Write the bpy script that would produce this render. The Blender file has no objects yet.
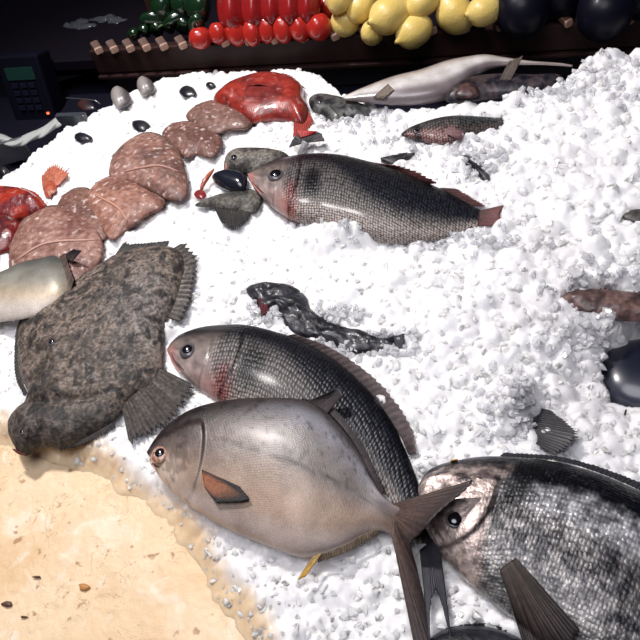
import bpy, bmesh, math, random
import numpy as np
from mathutils import Vector, Matrix
random.seed(7)
RNG = np.random.default_rng(11)
SC = bpy.context.scene
COL = SC.collection
# ------------------------------------------------------------------ camera
F_PX = 686.0
CAM_H = 0.763
TH = math.radians(50); RO = math.radians(14)
Fw = np.array([0, math.cos(TH), -math.sin(TH)])
U0 = np.array([0, math.sin(TH), math.cos(TH)])
R0 = np.array([1.0, 0, 0])
Rv = math.cos(RO)*R0 - math.sin(RO)*U0
Uv = math.sin(RO)*R0 + math.cos(RO)*U0
CP = np.array([0, 0, CAM_H])

def S(px, py, z=0.0):
    d = Fw + (px-320)/F_PX*Rv + (320-py)/F_PX*Uv
    return CP + d*((z-CAM_H)/d[2])
def proj(P):
    P = np.atleast_2d(P) - CP
    d = P@Fw
    return np.stack([320+F_PX*(P@Rv)/d, 320-F_PX*(P@Uv)/d], 1)

cam_d = bpy.data.cameras.new('camera'); cam = bpy.data.objects.new('camera', cam_d); COL.objects.link(cam)
cam_d.sensor_width = 36; cam_d.lens = F_PX/640*36; cam_d.clip_start = .02
M = Matrix(((Rv[0], Uv[0], -Fw[0], CP[0]), (Rv[1], Uv[1], -Fw[1], CP[1]), (Rv[2], Uv[2], -Fw[2], CP[2]), (0, 0, 0, 1)))
cam.matrix_world = M
SC.camera = cam

# ------------------------------------------------------------------ noise
def vnoise(x, y, seed=0):
    x = np.asarray(x, float); y = np.asarray(y, float)
    xi = np.floor(x).astype(np.int64); yi = np.floor(y).astype(np.int64)
    fx = x-xi; fy = y-yi
    fx = fx*fx*(3-2*fx); fy = fy*fy*(3-2*fy)
    def h(a, b):
        v = np.sin(a*127.1+b*311.7+seed*74.7)*43758.5453
        return v-np.floor(v)
    return (h(xi, yi)*(1-fx)+h(xi+1, yi)*fx)*(1-fy)+(h(xi, yi+1)*(1-fx)+h(xi+1, yi+1)*fx)*fy
def fbm(x, y, seed=0, o=4):
    v = 0; a = .5; f = 1.0
    for k in range(o):
        v = v+a*vnoise(x*f, y*f, seed+k*3.1); a *= .5; f *= 2.03
    return v/(1-.5**o)
def sst(a, b, x):
    t = np.clip((np.asarray(x, float)-a)/(b-a), 0, 1); return t*t*(3-2*t)
def mixc(c, d, f):
    f = np.clip(np.asarray(f, float), 0, 1)[..., None]
    return np.asarray(c)*(1-f)+np.asarray(d)*f
def spline(pts, n):
    P = np.array(pts, float)
    L = np.r_[0, np.cumsum(np.linalg.norm(np.diff(P[:, :2], axis=0), axis=1)+1e-6)]
    L /= L[-1]
    m = np.zeros_like(P)
    for i in range(len(P)):
        a = max(i-1, 0); b = min(i+1, len(P)-1)
        m[i] = (P[b]-P[a])/(L[b]-L[a])
    u = np.linspace(0, 1, n); k = np.clip(np.searchsorted(L, u, 'right')-1, 0, len(P)-2)
    h = (L[k+1]-L[k])[:, None]; t = ((u-L[k])/(L[k+1]-L[k]))[:, None]
    return ((2*t**3-3*t**2+1)*P[k]+(t**3-2*t**2+t)*h*m[k]+(-2*t**3+3*t**2)*P[k+1]+(t**3-t**2)*h*m[k+1])
def closed_spline(pts, n):
    P = list(pts); m = len(P)
    Q = P[-2:]+P+P[:3]
    out = spline(Q, (n*(m+4))//m+1)
    # keep the lap between P[0] and P[0] again
    A = np.array(P[0], float)
    d = np.linalg.norm(out[:, :2]-A[:2], axis=1)
    i0 = np.argmin(d[:len(d)//3]); i1 = len(d)*2//3+np.argmin(d[len(d)*2//3:])
    return out[i0:i1]

# ------------------------------------------------------------------ materials
def nt(m): return m.node_tree.nodes, m.node_tree.links
def mat(name, col=(.5, .5, .5), rough=.5, metal=0, coat=0, spec=.5, sss=0, trans=0, attr=False, emit=None, es=1,
        noise=None, bump=None, scales=None, vor=None, ior=1.45):
    """noise=(scale, colour2, contrast) ; bump=(scale,strength) ; scales=(per metre, strength, darkening)"""
    m = bpy.data.materials.new(name); m.use_nodes = True
    N, L = nt(m); b = N['Principled BSDF']
    b.inputs['Base Color'].default_value = (*col, 1); b.inputs['Roughness'].default_value = rough
    b.inputs['Metallic'].default_value = metal; b.inputs['Coat Weight'].default_value = coat
    b.inputs['Coat Roughness'].default_value = .16
    b.inputs['Specular IOR Level'].default_value = spec; b.inputs['IOR'].default_value = ior
    b.inputs['Transmission Weight'].default_value = trans
    if sss:
        b.inputs['Subsurface Weight'].default_value = sss; b.inputs['Subsurface Radius'].default_value = (1, 1, 1.1)
        b.inputs['Subsurface Scale'].default_value = .012
    if emit:
        b.inputs['Emission Color'].default_value = (*emit, 1); b.inputs['Emission Strength'].default_value = es
    src = None
    tc = N.new('ShaderNodeTexCoord')
    if attr:
        a = N.new('ShaderNodeAttribute'); a.attribute_name = 'Col'; src = a.outputs['Color']
    if noise:
        t = N.new('ShaderNodeTexNoise'); t.inputs['Scale'].default_value = noise[0]; t.inputs['Detail'].default_value = 6
        L.new(tc.outputs['Object'], t.inputs['Vector'])
        r = N.new('ShaderNodeMapRange'); c = noise[2]
        r.inputs['From Min'].default_value = .5-c; r.inputs['From Max'].default_value = .5+c
        L.new(t.outputs['Fac'], r.inputs['Value'])
        mx = N.new('ShaderNodeMix'); mx.data_type = 'RGBA'
        L.new(r.outputs['Result'], mx.inputs['Factor'])
        if src: L.new(src, mx.inputs['A'])
        else: mx.inputs['A'].default_value = (*col, 1)
        if attr:
            mm = N.new('ShaderNodeMix'); mm.data_type = 'RGBA'; mm.blend_type = 'MULTIPLY'; mm.inputs['Factor'].default_value = 1
            L.new(src, mm.inputs['A']); mm.inputs['B'].default_value = (*noise[1], 1); L.new(mm.outputs['Result'], mx.inputs['B'])
        else: mx.inputs['B'].default_value = (*noise[1], 1)
        src = mx.outputs['Result']
    bn = None
    if scales:
        v = N.new('ShaderNodeTexVoronoi'); v.inputs['Scale'].default_value = scales[0]; v.inputs['Randomness'].default_value = .35
        v.feature = 'F1'
        L.new(tc.outputs['UV'], v.inputs['Vector'])
        r = N.new('ShaderNodeMapRange'); r.inputs['From Min'].default_value = .2; r.inputs['From Max'].default_value = .62
        r.inputs['To Min'].default_value = 1; r.inputs['To Max'].default_value = 1-scales[2]
        L.new(v.outputs['Distance'], r.inputs['Value'])
        if attr:
            mk = N.new('ShaderNodeMix'); mk.data_type = 'FLOAT'; L.new(a.outputs['Alpha'], mk.inputs['Factor']); mk.inputs['A'].default_value = 1
            L.new(r.outputs['Result'], mk.inputs['B']); r = mk
        if src:
            mm = N.new('ShaderNodeMix'); mm.data_type = 'RGBA'; mm.blend_type = 'MULTIPLY'; mm.inputs['Factor'].default_value = 1
            L.new(src, mm.inputs['A']); L.new(r.outputs['Result'], mm.inputs['B']); src = mm.outputs['Result']
        bn = N.new('ShaderNodeBump'); bn.inputs['Strength'].default_value = scales[1]; bn.inputs['Distance'].default_value = .001
        L.new(r.outputs['Result'], bn.inputs['Height'])
    if bump:
        t = N.new('ShaderNodeTexNoise'); t.inputs['Scale'].default_value = bump[0]; t.inputs['Detail'].default_value = 5
        L.new(tc.outputs['Object'], t.inputs['Vector'])
        b2 = N.new('ShaderNodeBump'); b2.inputs['Strength'].default_value = bump[1]; b2.inputs['Distance'].default_value = .002
        L.new(t.outputs['Fac'], b2.inputs['Height'])
        if bn: L.new(bn.outputs['Normal'], b2.inputs['Normal'])
        bn = b2
    if bn: L.new(bn.outputs['Normal'], b.inputs['Normal'])
    if src: L.new(src, b.inputs['Base Color'])
    return m

MT = {}
MT['bass'] = mat('bass_skin', attr=True, rough=.36, metal=.05, spec=.3, coat=.08, scales=(215, .6, .85), bump=(90, .3))
MT['pomp'] = mat('pompano_skin', attr=True, rough=.40, metal=.12, coat=.05, scales=(520, .25, .3), noise=(34, (.66, .62, .60), .22), bump=(60, .25))
MT['bream'] = mat('bream_skin', attr=True, rough=.30, metal=.35, coat=.2, scales=(250, .8, .5), noise=(75, (.30, .30, .31), .12), bump=(150, .9))
MT['flat'] = mat('flatfish_skin', attr=True, rough=.62, coat=.02, noise=(210, (.40, .37, .35), .09), bump=(240, .8))
MT['pink'] = mat('pink_flatfish_skin', attr=True, rough=.5, coat=.08, noise=(110, (.55, .46, .43), .14), bump=(260, .5))
MT['red'] = mat('red_fish_skin', attr=True, rough=.35, coat=.4, noise=(90, (.5, .35, .35), .2), scales=(240, .4, .3))
MT['dark'] = mat('dark_wet_skin', attr=True, rough=.42, coat=.15, metal=.0, noise=(120, (.45, .45, .5), .15), bump=(150, .6))
MT['shark'] = mat('smooth_skin', attr=True, rough=.3, coat=.5, noise=(30, (.6, .58, .56), .2))
MT['fin'] = mat('fin_membrane', attr=True, rough=.55, coat=.03, noise=(200, (.55, .55, .55), .2))
MT['iris'] = mat('iris', (.35, .13, .08), .25, coat=.6, noise=(300, (.55, .42, .34), .1))
MT['iris_grey'] = mat('grey_iris', (.10, .09, .10), .25, coat=.6)
MT['pupil'] = mat('pupil', (.006, .006, .008), .08, coat=1)
MT['mouth'] = mat('mouth_line', (.10, .02, .02), .5)
MT['pinkl'] = mat('pink_lip', (.62, .24, .2), .35, coat=.4)

# ------------------------------------------------------------------ mesh helpers
def finish(name, V, Fc, m, parent=None, smooth=True, col=None, uv=None, loc=None):
    me = bpy.data.meshes.new(name)
    V = np.asarray(V, float)
    if loc is None: loc = np.zeros(3)
    me.from_pydata((V-loc).tolist(), [], [tuple(int(i) for i in f) for f in Fc])
    if smooth: me.polygons.foreach_set('use_smooth', [True]*len(me.polygons))
    if col is not None:
        a = me.color_attributes.new('Col', 'FLOAT_COLOR', 'POINT')
        c = np.ones((len(V), 4)); c[:, :np.shape(col)[1]] = np.clip(col, 0, 1); a.data.foreach_set('color', c.ravel())
    if uv is not None:
        ul = me.uv_layers.new(name='UVMap'); idx = np.zeros(len(me.loops), np.int32); me.loops.foreach_get('vertex_index', idx)
        ul.data.foreach_set('uv', np.asarray(uv)[idx].ravel())
    for mm in (m if isinstance(m, (list, tuple)) else [m]): me.materials.append(mm)
    me.update()
    o = bpy.data.objects.new(name, me); COL.objects.link(o); o.location = loc
    if parent:
        o.parent = parent; o.matrix_parent_inverse = Matrix.Identity(4)
        pl = Vector((0, 0, 0)); p = parent
        while p: pl += p.location; p = p.parent
        o.location = Vector(loc)-pl
    return o
def thing(name, loc, label, cat, group=None):
    o = bpy.data.objects.new(name, None); COL.objects.link(o); o.location = loc; o.empty_display_size = .02
    return tag(o, label, cat, group)
def lowspec(m, v=.08):
    m.node_tree.nodes['Principled BSDF'].inputs['Specular IOR Level'].default_value = v; return m
def tag(o, label=None, cat=None, group=None, kind=None):
    if label: o['label'] = label
    if cat: o['category'] = cat
    if group: o['group'] = group
    if kind: o['kind'] = kind
    return o
def gridfaces(n, m, wrap=False):
    F = []
    for i in range(n-1):
        for j in range(m if wrap else m-1):
            j2 = (j+1) % m
            F.append((i*m+j, i*m+j2, (i+1)*m+j2, (i+1)*m+j))
    return F
def origin(V):
    V = np.asarray(V); return np.array([V[:, 0].mean(), V[:, 1].mean(), V[:, 2].min()])

FOOT = []      # outlines kept clear of ice peaks: (polygon world, z limit)
def loft(name, top, bot, T, zc, m, parent, colf, dispf=None, n=130, k=56, shrink=.94, foot=True, bare=0, tpow=.5, tail_t=.25, tilt=0):
    D = spline(top, n); B = spline(bot, n)
    D = np.array([S(p[0], p[1], zc) for p in D]); B = np.array([S(p[0], p[1], zc) for p in B])
    C = (D+B)/2; W = (D-B)/2*shrink
    w = np.linalg.norm(W, axis=1); s = np.linspace(0, 1, n)
    prof = np.minimum(w/w.max(), 1)**.9
    prof = prof*(1-(1-tail_t)*sst(.55, 1, s)*.6)
    hh = T/2*prof
    Ln = np.r_[0, np.cumsum(np.linalg.norm(np.diff(C, axis=0), axis=1))]
    ph = np.linspace(0, 2*math.pi, k, endpoint=False)
    V = np.zeros((n, k, 3)); Sg = np.repeat(s[:, None], k, 1); Tg = np.zeros((n, k))
    for j, a in enumerate(ph):
        c = math.cos(a); sn = math.sin(a)
        cc = math.copysign(abs(c)**.95, c); ss = math.copysign(abs(sn)**.85, sn)
        V[:, j] = C+W*cc; V[:, j, 2] += hh*ss + tilt*cc
        Tg[:, j] = (1-c)/2
    if dispf is not None:
        d = dispf(Sg, Tg); up = np.sin(ph)[None, :]
        V[:, :, 2] += d*np.clip(up, 0, 1)**.5*np.sign(up)*(up > 0)
    Vf = V.reshape(-1, 3); F = gridfaces(n, k, True)
    i0 = len(Vf); Vf = np.vstack([Vf, C[0]+(C[0]-C[1])*.3, C[-1]])
    for j in range(k):
        F.append((i0, (j+1) % k, j)); F.append((i0+1, (n-1)*k+j, (n-1)*k+(j+1) % k))
    st = np.append(Sg.ravel(), [0, 1]); tt = np.append(Tg.ravel(), [.5, .5])
    col = colf(st, tt)
    col = np.hstack([col, sst(bare-.03, bare+.02, st+.03*np.cos((tt-.5)*3))[:, None] if bare else np.ones((len(st), 1))])
    arc = (np.arccos(np.clip(1-2*Tg, -1, 1))/math.pi*np.repeat((2*w)[:, None], k, 1))
    uv = np.stack([np.append(np.repeat(Ln[:, None], k, 1).ravel(), [0, Ln[-1]]), np.append(arc.ravel(), [0, 0])], 1)
    o = finish(name, Vf, F, m, parent, col=col, uv=uv, loc=origin(Vf))
    o['_k'] = 0; del o['_k']
    topm = np.append((np.sin(np.repeat(ph[None], n, 0)) > -.01).ravel(), [True, True])
    if foot:
        FOOT.append((np.vstack([D[:, :2], B[::-1, :2]]), zc-.006))
    return o, Vf[topm]

def surf(P, px, py):
    q = proj(P); d = (q[:, 0]-px)**2+(q[:, 1]-py)**2
    i = np.argsort(d)[:6]; w = 1/(d[i]+.05)
    z = (P[i, 2]*w).sum()/w.sum()
    return S(px, py, z)

def inflate(name, outline, T, zc, m, parent, colf, spine=None, n=140, rings=26, bottom=.5, rough=0, seed=1, p=2.2, foot=True, jag=0, dispf=None, lim=.006):
    O = closed_spline(outline, n)
    if jag:
        th = np.arange(len(O)); cen = O.mean(0)
        f = 1-jag*(vnoise(th*.9, 0*th, seed)+.6*vnoise(th*2.3, 0*th+5, seed)-.6)
        O = cen+(O-cen)*f[:, None]
    O = O[:-1]
    O = np.array([S(q[0], q[1], zc) for q in O]); n = len(O)
    sp = np.array([S(q[0], q[1], zc) for q in (spine or [np.mean(np.array(outline), 0)])])
    Cn = np.zeros_like(O)
    for i, q in enumerate(O):
        best = None
        if len(sp) == 1: Cn[i] = sp[0]; continue
        for a, b in zip(sp[:-1], sp[1:]):
            t = np.clip(((q-a)@(b-a))/((b-a)@(b-a)), 0, 1); c = a+(b-a)*t; dd = np.linalg.norm(q-c)
            if best is None or dd < best[0]: best = (dd, c)
        Cn[i] = best[1]
    rr = np.sin(np.linspace(0, 1, rings)*math.pi/2)
    V = []; R = []
    for side in (1, -1):
        for r in (rr if side == 1 else rr[::-1][1:]):
            P = Cn+(O-Cn)*r
            h = T*(1 if side == 1 else bottom)*(max(0, 1-r**p))**.6
            Z = zc+side*h
            P = P.copy(); P[:, 2] = Z
            if side == 1 and rough: P[:, 2] += rough*(fbm(P[:, 0]*60, P[:, 1]*60, seed)-.5)*2*(1-r**6)
            if side == 1 and dispf is not None: P[:, 2] += dispf(proj(P))*(1-r**4)
            V.append(P); R.append(np.full(n, r*side))
    V = np.vstack(V); R = np.concatenate(R); nr = len(V)//n
    F = gridfaces(nr, n, True)
    q = proj(V)
    col = colf(q[:, 0], q[:, 1], R, V)
    o = finish(name, V, F, m, parent, col=col, uv=V[:, :2], loc=origin(V))
    bm_ = bmesh.new(); bm_.from_mesh(o.data); bmesh.ops.remove_doubles(bm_, verts=bm_.verts, dist=.00005); bm_.to_mesh(o.data); bm_.free()
    if foot: FOOT.append((O[:, :2], zc-lim))
    return o, V[R > 0]

def fin(name, base, tip, zb, zt, colf, parent, rays=14, nu=None, nv=14, jag=.07, arch=0, m='fin', thick=.0014, P=None, lift=.002):
    nu = nu or rays*6+1
    A = spline(base, nu); B = spline(tip, nu)
    V = []; U = []; W = []
    for i in range(nu):
        u = i/(nu-1); ph = (u*rays) % 1
        ln = 1-jag*(abs(ph-.5)*2)**.7-jag*.5*vnoise(np.array(u*rays*1.3), np.array(3.), 4)
        rg = .00040*math.cos(2*math.pi*u*rays)
        for j in range(nv):
            v = j/(nv-1)*ln
            q = A[i]*(1-v)+B[i]*v
            zt_ = zt(u) if callable(zt) else zt
            z = zb*(1-v)+zt_*v+arch*math.sin(math.pi*v)
            p = S(q[0], q[1], z)
            if P is not None:
                sf = surf(P, q[0], q[1]); pz = max(sf[2]+lift*(1+v), z if z > sf[2] else sf[2])
                p = S(q[0], q[1], pz)
            p = p+np.array([0, 0, rg]); V.append(p); U.append(u); W.append(v)
    V = np.array(V); col = colf(np.array(U), np.array(W), rays)
    o = finish(name, V, gridfaces(nu, nv), MT[m], parent, col=col, uv=V[:, :2], loc=origin(V))
    md = o.modifiers.new('thickness', 'SOLIDIFY'); md.thickness = thick; md.offset = 0
    return o
def fincol(c1, c2, streak=.35):
    def f(u, v, rays):
        c = mixc(c1, c2, v)
        s = .5*(np.cos(2*math.pi*u*rays)*.5+.5)+.9*vnoise(u*rays*1.7, v*2.2+u*3, 8)-.1
        c = c*(.75+.7*fbm(u*5+3, v*3, 2))[:, None]
        return c*(1-streak*s)[:, None]
    return f

def tube(name, pts, rad, m, parent=None, k=8, taper=True, P=None, off=0.0):
    Q = spline(pts, max(10, len(pts)*5))
    if P is not None: X = np.array([surf(P, q[0], q[1])+np.array([0, 0, off]) for q in Q])
    else: X = np.array([S(q[0], q[1], q[2]) for q in Q])
    n = len(X); V = []
    for i in range(n):
        t = X[min(i+1, n-1)]-X[max(i-1, 0)]; t /= np.linalg.norm(t)+1e-9
        a = np.cross(t, [0, 0, 1.]); a /= np.linalg.norm(a)+1e-9; b = np.cross(a, t)
        r = rad*(math.sin(math.pi*(i+.6)/(n+.2))**.5 if taper else 1)
        for j in range(k):
            g = 2*math.pi*j/k; V.append(X[i]+r*(math.cos(g)*a+math.sin(g)*b))
    F = gridfaces(n, k, True); F.append(tuple(range(k))[::-1]); F.append(tuple(range((n-1)*k, n*k)))
    V = np.array(V)
    return finish(name, V, F, m, parent, loc=origin(V), col=np.full((len(V), 3), .5))

def eye(P, px, py, rpx, parent, iris='iris', pup=.55, flat=.45):
    c = surf(P, px, py); d = np.linalg.norm(c-CP); r = rpx/F_PX*d
    n1, k = 14, 28; V = []; F = []; 
    for i in range(n1):
        a = math.pi*i/(n1-1)
        for j in range(k):
            g = 2*math.pi*j/k
            V.append((r*math.sin(a)*math.cos(g), r*math.sin(a)*math.sin(g), r*flat*math.cos(a)))
    V = np.array(V)+c-np.array([0, 0, r*.08])
    F = gridfaces(n1, k, True)
    o = finish('eye', V, F, MT[iris], parent, loc=origin(V))
    rp = r*pup; V2 = []
    for i in range(n1):
        a = math.pi*i/(n1-1)
        for j in range(k):
            g = 2*math.pi*j/k
            V2.append((rp*math.sin(a)*math.cos(g), rp*math.sin(a)*math.sin(g), rp*.4*math.cos(a)))
    V2 = np.array(V2)+c+np.array([0, 0, r*(flat-.08)-rp*.18])
    finish('pupil', V2, F, MT['pupil'], o, loc=origin(V2))
    return o

# ------------------------------------------------------------------ ice level (slow shape of the heap)
def gm(px, py, h, r, z=0.0, ax=None):
    c = S(px, py, z); return (c[0], c[1], h, r)
SLOW = [gm(640, 120, .055, .20), gm(560, 250, .02, .12), gm(622, 372, -.05, .05), gm(420, 130, .012, .15), gm(60, 130, -.01, .12)]
def Hs(x, y):
    h = 0.012*(fbm(np.asarray(x)*5+7, np.asarray(y)*5+3, 9, 2)-.5)
    for cx, cy, a, r in SLOW: h = h+a*np.exp(-((x-cx)**2+(y-cy)**2)/(2*r*r))
    return h
def ZI(px, py):
    z = 0.0
    for _ in range(8):
        p = S(px, py, z); z = float(Hs(p[0], p[1]))
    return z
BASE = -.075     # tray floor below the ice

exec_parts = []
# ================================================================== FISH
def A(*c): return np.array(c, float)
# ---- pompano (front)
zc = ZI(270, 490)+.032
r_ = thing('pompano', S(270, 490, zc-.03), 'deep-bodied silver fish with orange-red eye and forked tail lying in front on the ice', 'fish')
def c_pomp(s, t):
    back = mixc((.085, .07, .07), (.36, .36, .40), sst(.28, .62, s)*sst(.03, .16, t))
    mid = mixc((.21, .165, .145), (.33, .30, .28), sst(.25, .6, s))
    bel = A(.56, .41, .31)
    c = mixc(back, mid, sst(.12, .42, t)); c = mixc(c, bel, sst(.45, .75, t+.08*(fbm(s*9, t*6, 3)-.5)))
    c = mixc(c, (.74, .62, .56), sst(.8, .95, t))
    c = c*(.66+.6*fbm(s*9, t*5, 13))[..., None]
    c = mixc(c, c*.5, sst(.60, .72, fbm(s*60, t*26, 17))*sst(.7, .3, t))
    c = mixc(c, (.80, .66, .56), sst(.25, .05, s)*sst(.45, .7, t))
    c = mixc(c, (.04, .035, .04), sst(.05, .0, t))
    ll = .34+.14*sst(.1, .45, s)+.02*np.sin(s*14); c = mixc(c, c*.45, np.exp(-((t-ll)/.011)**2)*sst(.27, .32, s))
    gl = .215+.05*np.sin(t*math.pi); c = mixc(c, c*.4, np.exp(-((s-gl)/.005)**2)*sst(.25, .35, t)*sst(.93, .8, t))
    c = mixc(c, (.20, .15, .14), np.exp(-((s-.86)/.12)**2)*.35*sst(.2, .4, t))
    c = c*mixc((1., 1., 1.), (.42, .36, .36), sst(.55, .2, t)*sst(.50, .2, s))
    c = mixc(c, c*.6, sst(.5, .62, fbm(s*40, t*14, 27))*sst(.24, .2, s))
    return mixc(c, (.20, .14, .12), sst(.86, 1, s)*.8)
def d_pomp(s, t):
    gl = .215+.05*np.sin(t*math.pi)
    return .0028*sst(gl+.006, gl-.006, s)*sst(.2, .3, t)*sst(.98, .85, t)-.001*np.exp(-((s-.13-.05*t)/.008)**2)*sst(.5, .6, t)
body, PT = loft('body',
  [(149, 455), (158, 441), (172, 426), (193, 412), (218, 404), (246, 400), (275, 399), (305, 401), (325, 410), (340, 425), (354, 443), (369, 470), (381, 494), (392, 505), (401, 510)],
  [(150, 459), (154, 470), (164, 484), (180, 500), (198, 513), (220, 527), (246, 540), (273, 551), (300, 559), (326, 553), (347, 543), (368, 531), (381, 529), (391, 533), (399, 537)],
  .058, zc, MT['pomp'], r_, c_pomp, d_pomp, n=230, k=120, bare=.24, tilt=.008)
eye(PT, 160.5, 454, 9.5, r_, 'iris', .5)
tube('mouth', [(151, 461), (156, 466), (160, 467)], .0012, MT['mouth'], r_, P=PT, off=.0)
tube('lip', [(150, 457), (152, 463), (156, 469)], .0022, mat('peach_lip', (.62, .42, .32), .4), r_, P=PT, off=-.001)
fin('tail_fin', [(392, 504), (393, 519), (392, 535)], [(474, 480), (468, 488), (440, 512), (419, 535), (411, 543), (417, 570), (424, 600), (430, 645), (421, 648)][0:6]+[(424, 600), (430, 650), (415, 650)], zc+.002, lambda u: zc+.040-.064*float(sst(.25, .65, u)),
    fincol((.16, .10, .08), (.05, .035, .035), .3), r_, rays=26, jag=.02, nv=22)
fin('dorsal_fin', [(304, 403), (316, 407), (327, 414)], [(330, 392), (340, 387), (344, 394)], zc+.004, zc+.020, fincol((.08, .06, .06), (.03, .025, .03), .3), r_, rays=9)
fin('dorsal_ridge', [(300, 401), (325, 410), (354, 443), (381, 496)], [(303, 398), (331, 406), (359, 439), (384, 491)], zc+.002, zc+.006, fincol((.10, .08, .08), (.04, .035, .04), .3), r_, rays=30)
fin('anal_fin', [(318, 556), (345, 545), (368, 532), (378, 529)], [(318, 563), (348, 552), (368, 540), (378, 534)], zc-.004, zc-.008, fincol((.30, .22, .15), (.20, .15, .10), .5), r_, rays=24)
fin('anal_fin_tip', [(312, 557), (322, 553)], [(297, 581), (305, 577)], zc-.002, zc-.006, fincol((.45, .30, .12), (.80, .45, .05), .2), r_, rays=4)
fin('pectoral_fin', [(202, 470), (203, 478), (205, 487)], [(240, 487), (249, 500), (216, 503)], 0, 0,
    lambda u, v, n: mixc(mixc((.55, .20, .10), (.35, .16, .08), v), (.03, .03, .035), np.clip(sst(.45, .95, v)+sst(.3, .0, u)*.9+sst(.85, 1, u)*.7, 0, 1))*(1-.3*(np.cos(2*math.pi*u*n)*.5+.5))[:, None],
    r_, rays=15, P=PT, lift=.003, nv=18, jag=.03)

# ---- bass colours
def c_bass(blx, bly, pink=1.0):
    def f(s, t):
        e = .18+.40*sst(.30, .60, s)
        c = mixc((.003, .004, .009), (.020, .022, .032), sst(.05, .35, t))
        c = mixc(c, (.18, .165, .16), sst(e, e+.26, t)); c = mixc(c, (.50, .43, .39), sst(.74, .98, t))
        hd = sst(.235, .20, s+.03*np.cos((t-.5)*3))
        h = mixc((.018, .016, .020), (.25, .20, .18), sst(.15, .5, t)); h = mixc(h, (.46, .36, .33), sst(.5, .85, t))
        h = h*(.15+1.15*fbm(s*46, t*12, 4))[..., None]
        c = mixc(c, h, hd)
        c = mixc(c, (.30, .03, .03), pink*.8*np.exp(-((s-.225)/.022)**2)*sst(.5, .8, t))
        c = mixc(c, (.45, .17, .15), pink*.45*np.exp(-((s-.20)/.05)**2)*sst(.72, .95, t))
        c = mixc(c, (.60, .20, .18), pink*.55*sst(.07, .01, s)*sst(.35, .6, t))
        c = mixc(c, (.006, .006, .01), .97*np.exp(-((s-blx)/.034)**4-((t-bly)/.20)**4))
        gl = .215+.03*np.sin(t*math.pi)
        c = mixc(c, c*.25, np.exp(-((s-gl)/.005)**2)*sst(.15, .3, t))
        gl2 = .145+.02*np.sin(t*math.pi); c = mixc(c, c*.5, np.exp(-((s-gl2)/.004)**2)*sst(.3, .4, t))
        c = mixc(c, c*.55, np.exp(-((t-.46+.06*s)/.008)**2)*sst(.25, .3, s))
        return c
    return f
def d_bass(s, t):
    gl = .215+.03*np.sin(t*math.pi); g2 = .145+.02*np.sin(t*math.pi)
    return .0022*sst(gl+.006, gl-.004, s)*sst(.1, .25, t)+.0012*sst(g2+.005, g2-.005, s)*sst(.3, .5, t)

# ---- upper sea bass
zc = ZI(370, 200)+.020
r_ = thing('sea_bass', S(370, 200, zc-.03), 'sea bass with reddish tail lying far up the ice, its belly half covered', 'fish')
_, PT = loft('body',
  [(248, 174), (260, 168), (273, 162), (286, 159), (304, 156), (323, 155), (345, 157), (366, 162), (387, 168), (408, 175), (427, 183), (446, 191), (462, 200), (477, 208), (489, 214)],
  [(249, 180), (257, 192), (268, 204), (281, 214), (294, 221), (310, 224), (323, 228), (345, 233), (366, 239), (392, 244), (415, 243), (440, 240), (458, 233), (475, 227), (486, 224)],
  .060, zc, MT['bass'], r_, c_bass(.30, .58), d_bass, n=230, k=120, bare=.22)
eye(PT, 276, 175, 8.5, r_, 'iris_grey', .66)
tube('lip', [(249, 178), (255, 186), (262, 195)], .0016, MT['pinkl'], r_, P=PT, off=-.001)
tube('mouth', [(251, 181), (258, 188), (266, 195)], .0010, MT['mouth'], r_, P=PT)
fin('tail_fin', [(479, 211), (478, 226)], [(505, 205), (501, 214), (502, 225)], zc+.004, zc+.014, fincol((.10, .03, .03), (.22, .06, .06), .4), r_, rays=14)
fin('dorsal_fin', [(362, 161), (400, 172), (430, 184)], [(376, 163), (412, 168), (440, 183)], zc+.004, zc+.018, fincol((.14, .05, .05), (.20, .06, .06), .5), r_, rays=12, jag=.3)
fin('rear_dorsal_fin', [(440, 188), (474, 207)], [(460, 189), (488, 206)], zc+.004, zc+.014, fincol((.10, .05, .05), (.20, .06, .06), .5), r_, rays=10, jag=.2)

# ---- middle sea bass
zc = ZI(300, 390)+.008
r_ = thing('sea_bass', S(300, 390, zc-.03), 'dark curved sea bass lying behind the deep-bodied silver fish, pink gill and mouth', 'fish')
_, PT = loft('body',
  [(168, 349), (174, 341), (182, 335), (204, 328), (225, 326), (246, 326), (270, 331), (299, 340), (322, 352), (342, 366), (362, 384), (379, 402), (394, 424), (406, 450), (416, 475), (424, 500), (432, 520), (438, 535)],
  [(169, 355), (173, 363), (182, 375), (192, 385), (205, 395), (226, 407), (250, 420), (275, 430), (298, 436), (318, 440), (336, 448), (352, 462), (368, 478), (384, 494), (398, 510), (409, 525), (416, 540), (420, 550)],
  .056, zc, MT['bass'], r_, c_bass(.29, .55, 1), d_bass, n=230, k=120, shrink=.97, bare=.21)
eye(PT, 188, 350.5, 9, r_, 'iris_grey', .6)
tube('lip', [(169, 352), (173, 362), (181, 373)], .0016, MT['pinkl'], r_, P=PT, off=-.001)
tube('mouth', [(171, 353), (176, 362), (184, 370)], .0010, MT['mouth'], r_, P=PT)
fin('dorsal_fin', [(285, 336), (325, 354), (365, 387), (398, 432), (409, 455)], [(296, 334), (335, 349), (382, 384), (411, 425), (417, 452)], zc+.004, zc+.012, fincol((.07, .05, .055), (.17, .12, .12), .5), r_, rays=26, jag=.12)
fin('tail_fin', [(438, 534), (430, 542), (420, 550)], [(452, 645), (441, 602), (436, 592), (430, 610), (430, 650)], zc+.012, zc+.018, fincol((.02, .02, .03), (.05, .05, .07), .4), r_, rays=20, nv=20)

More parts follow.
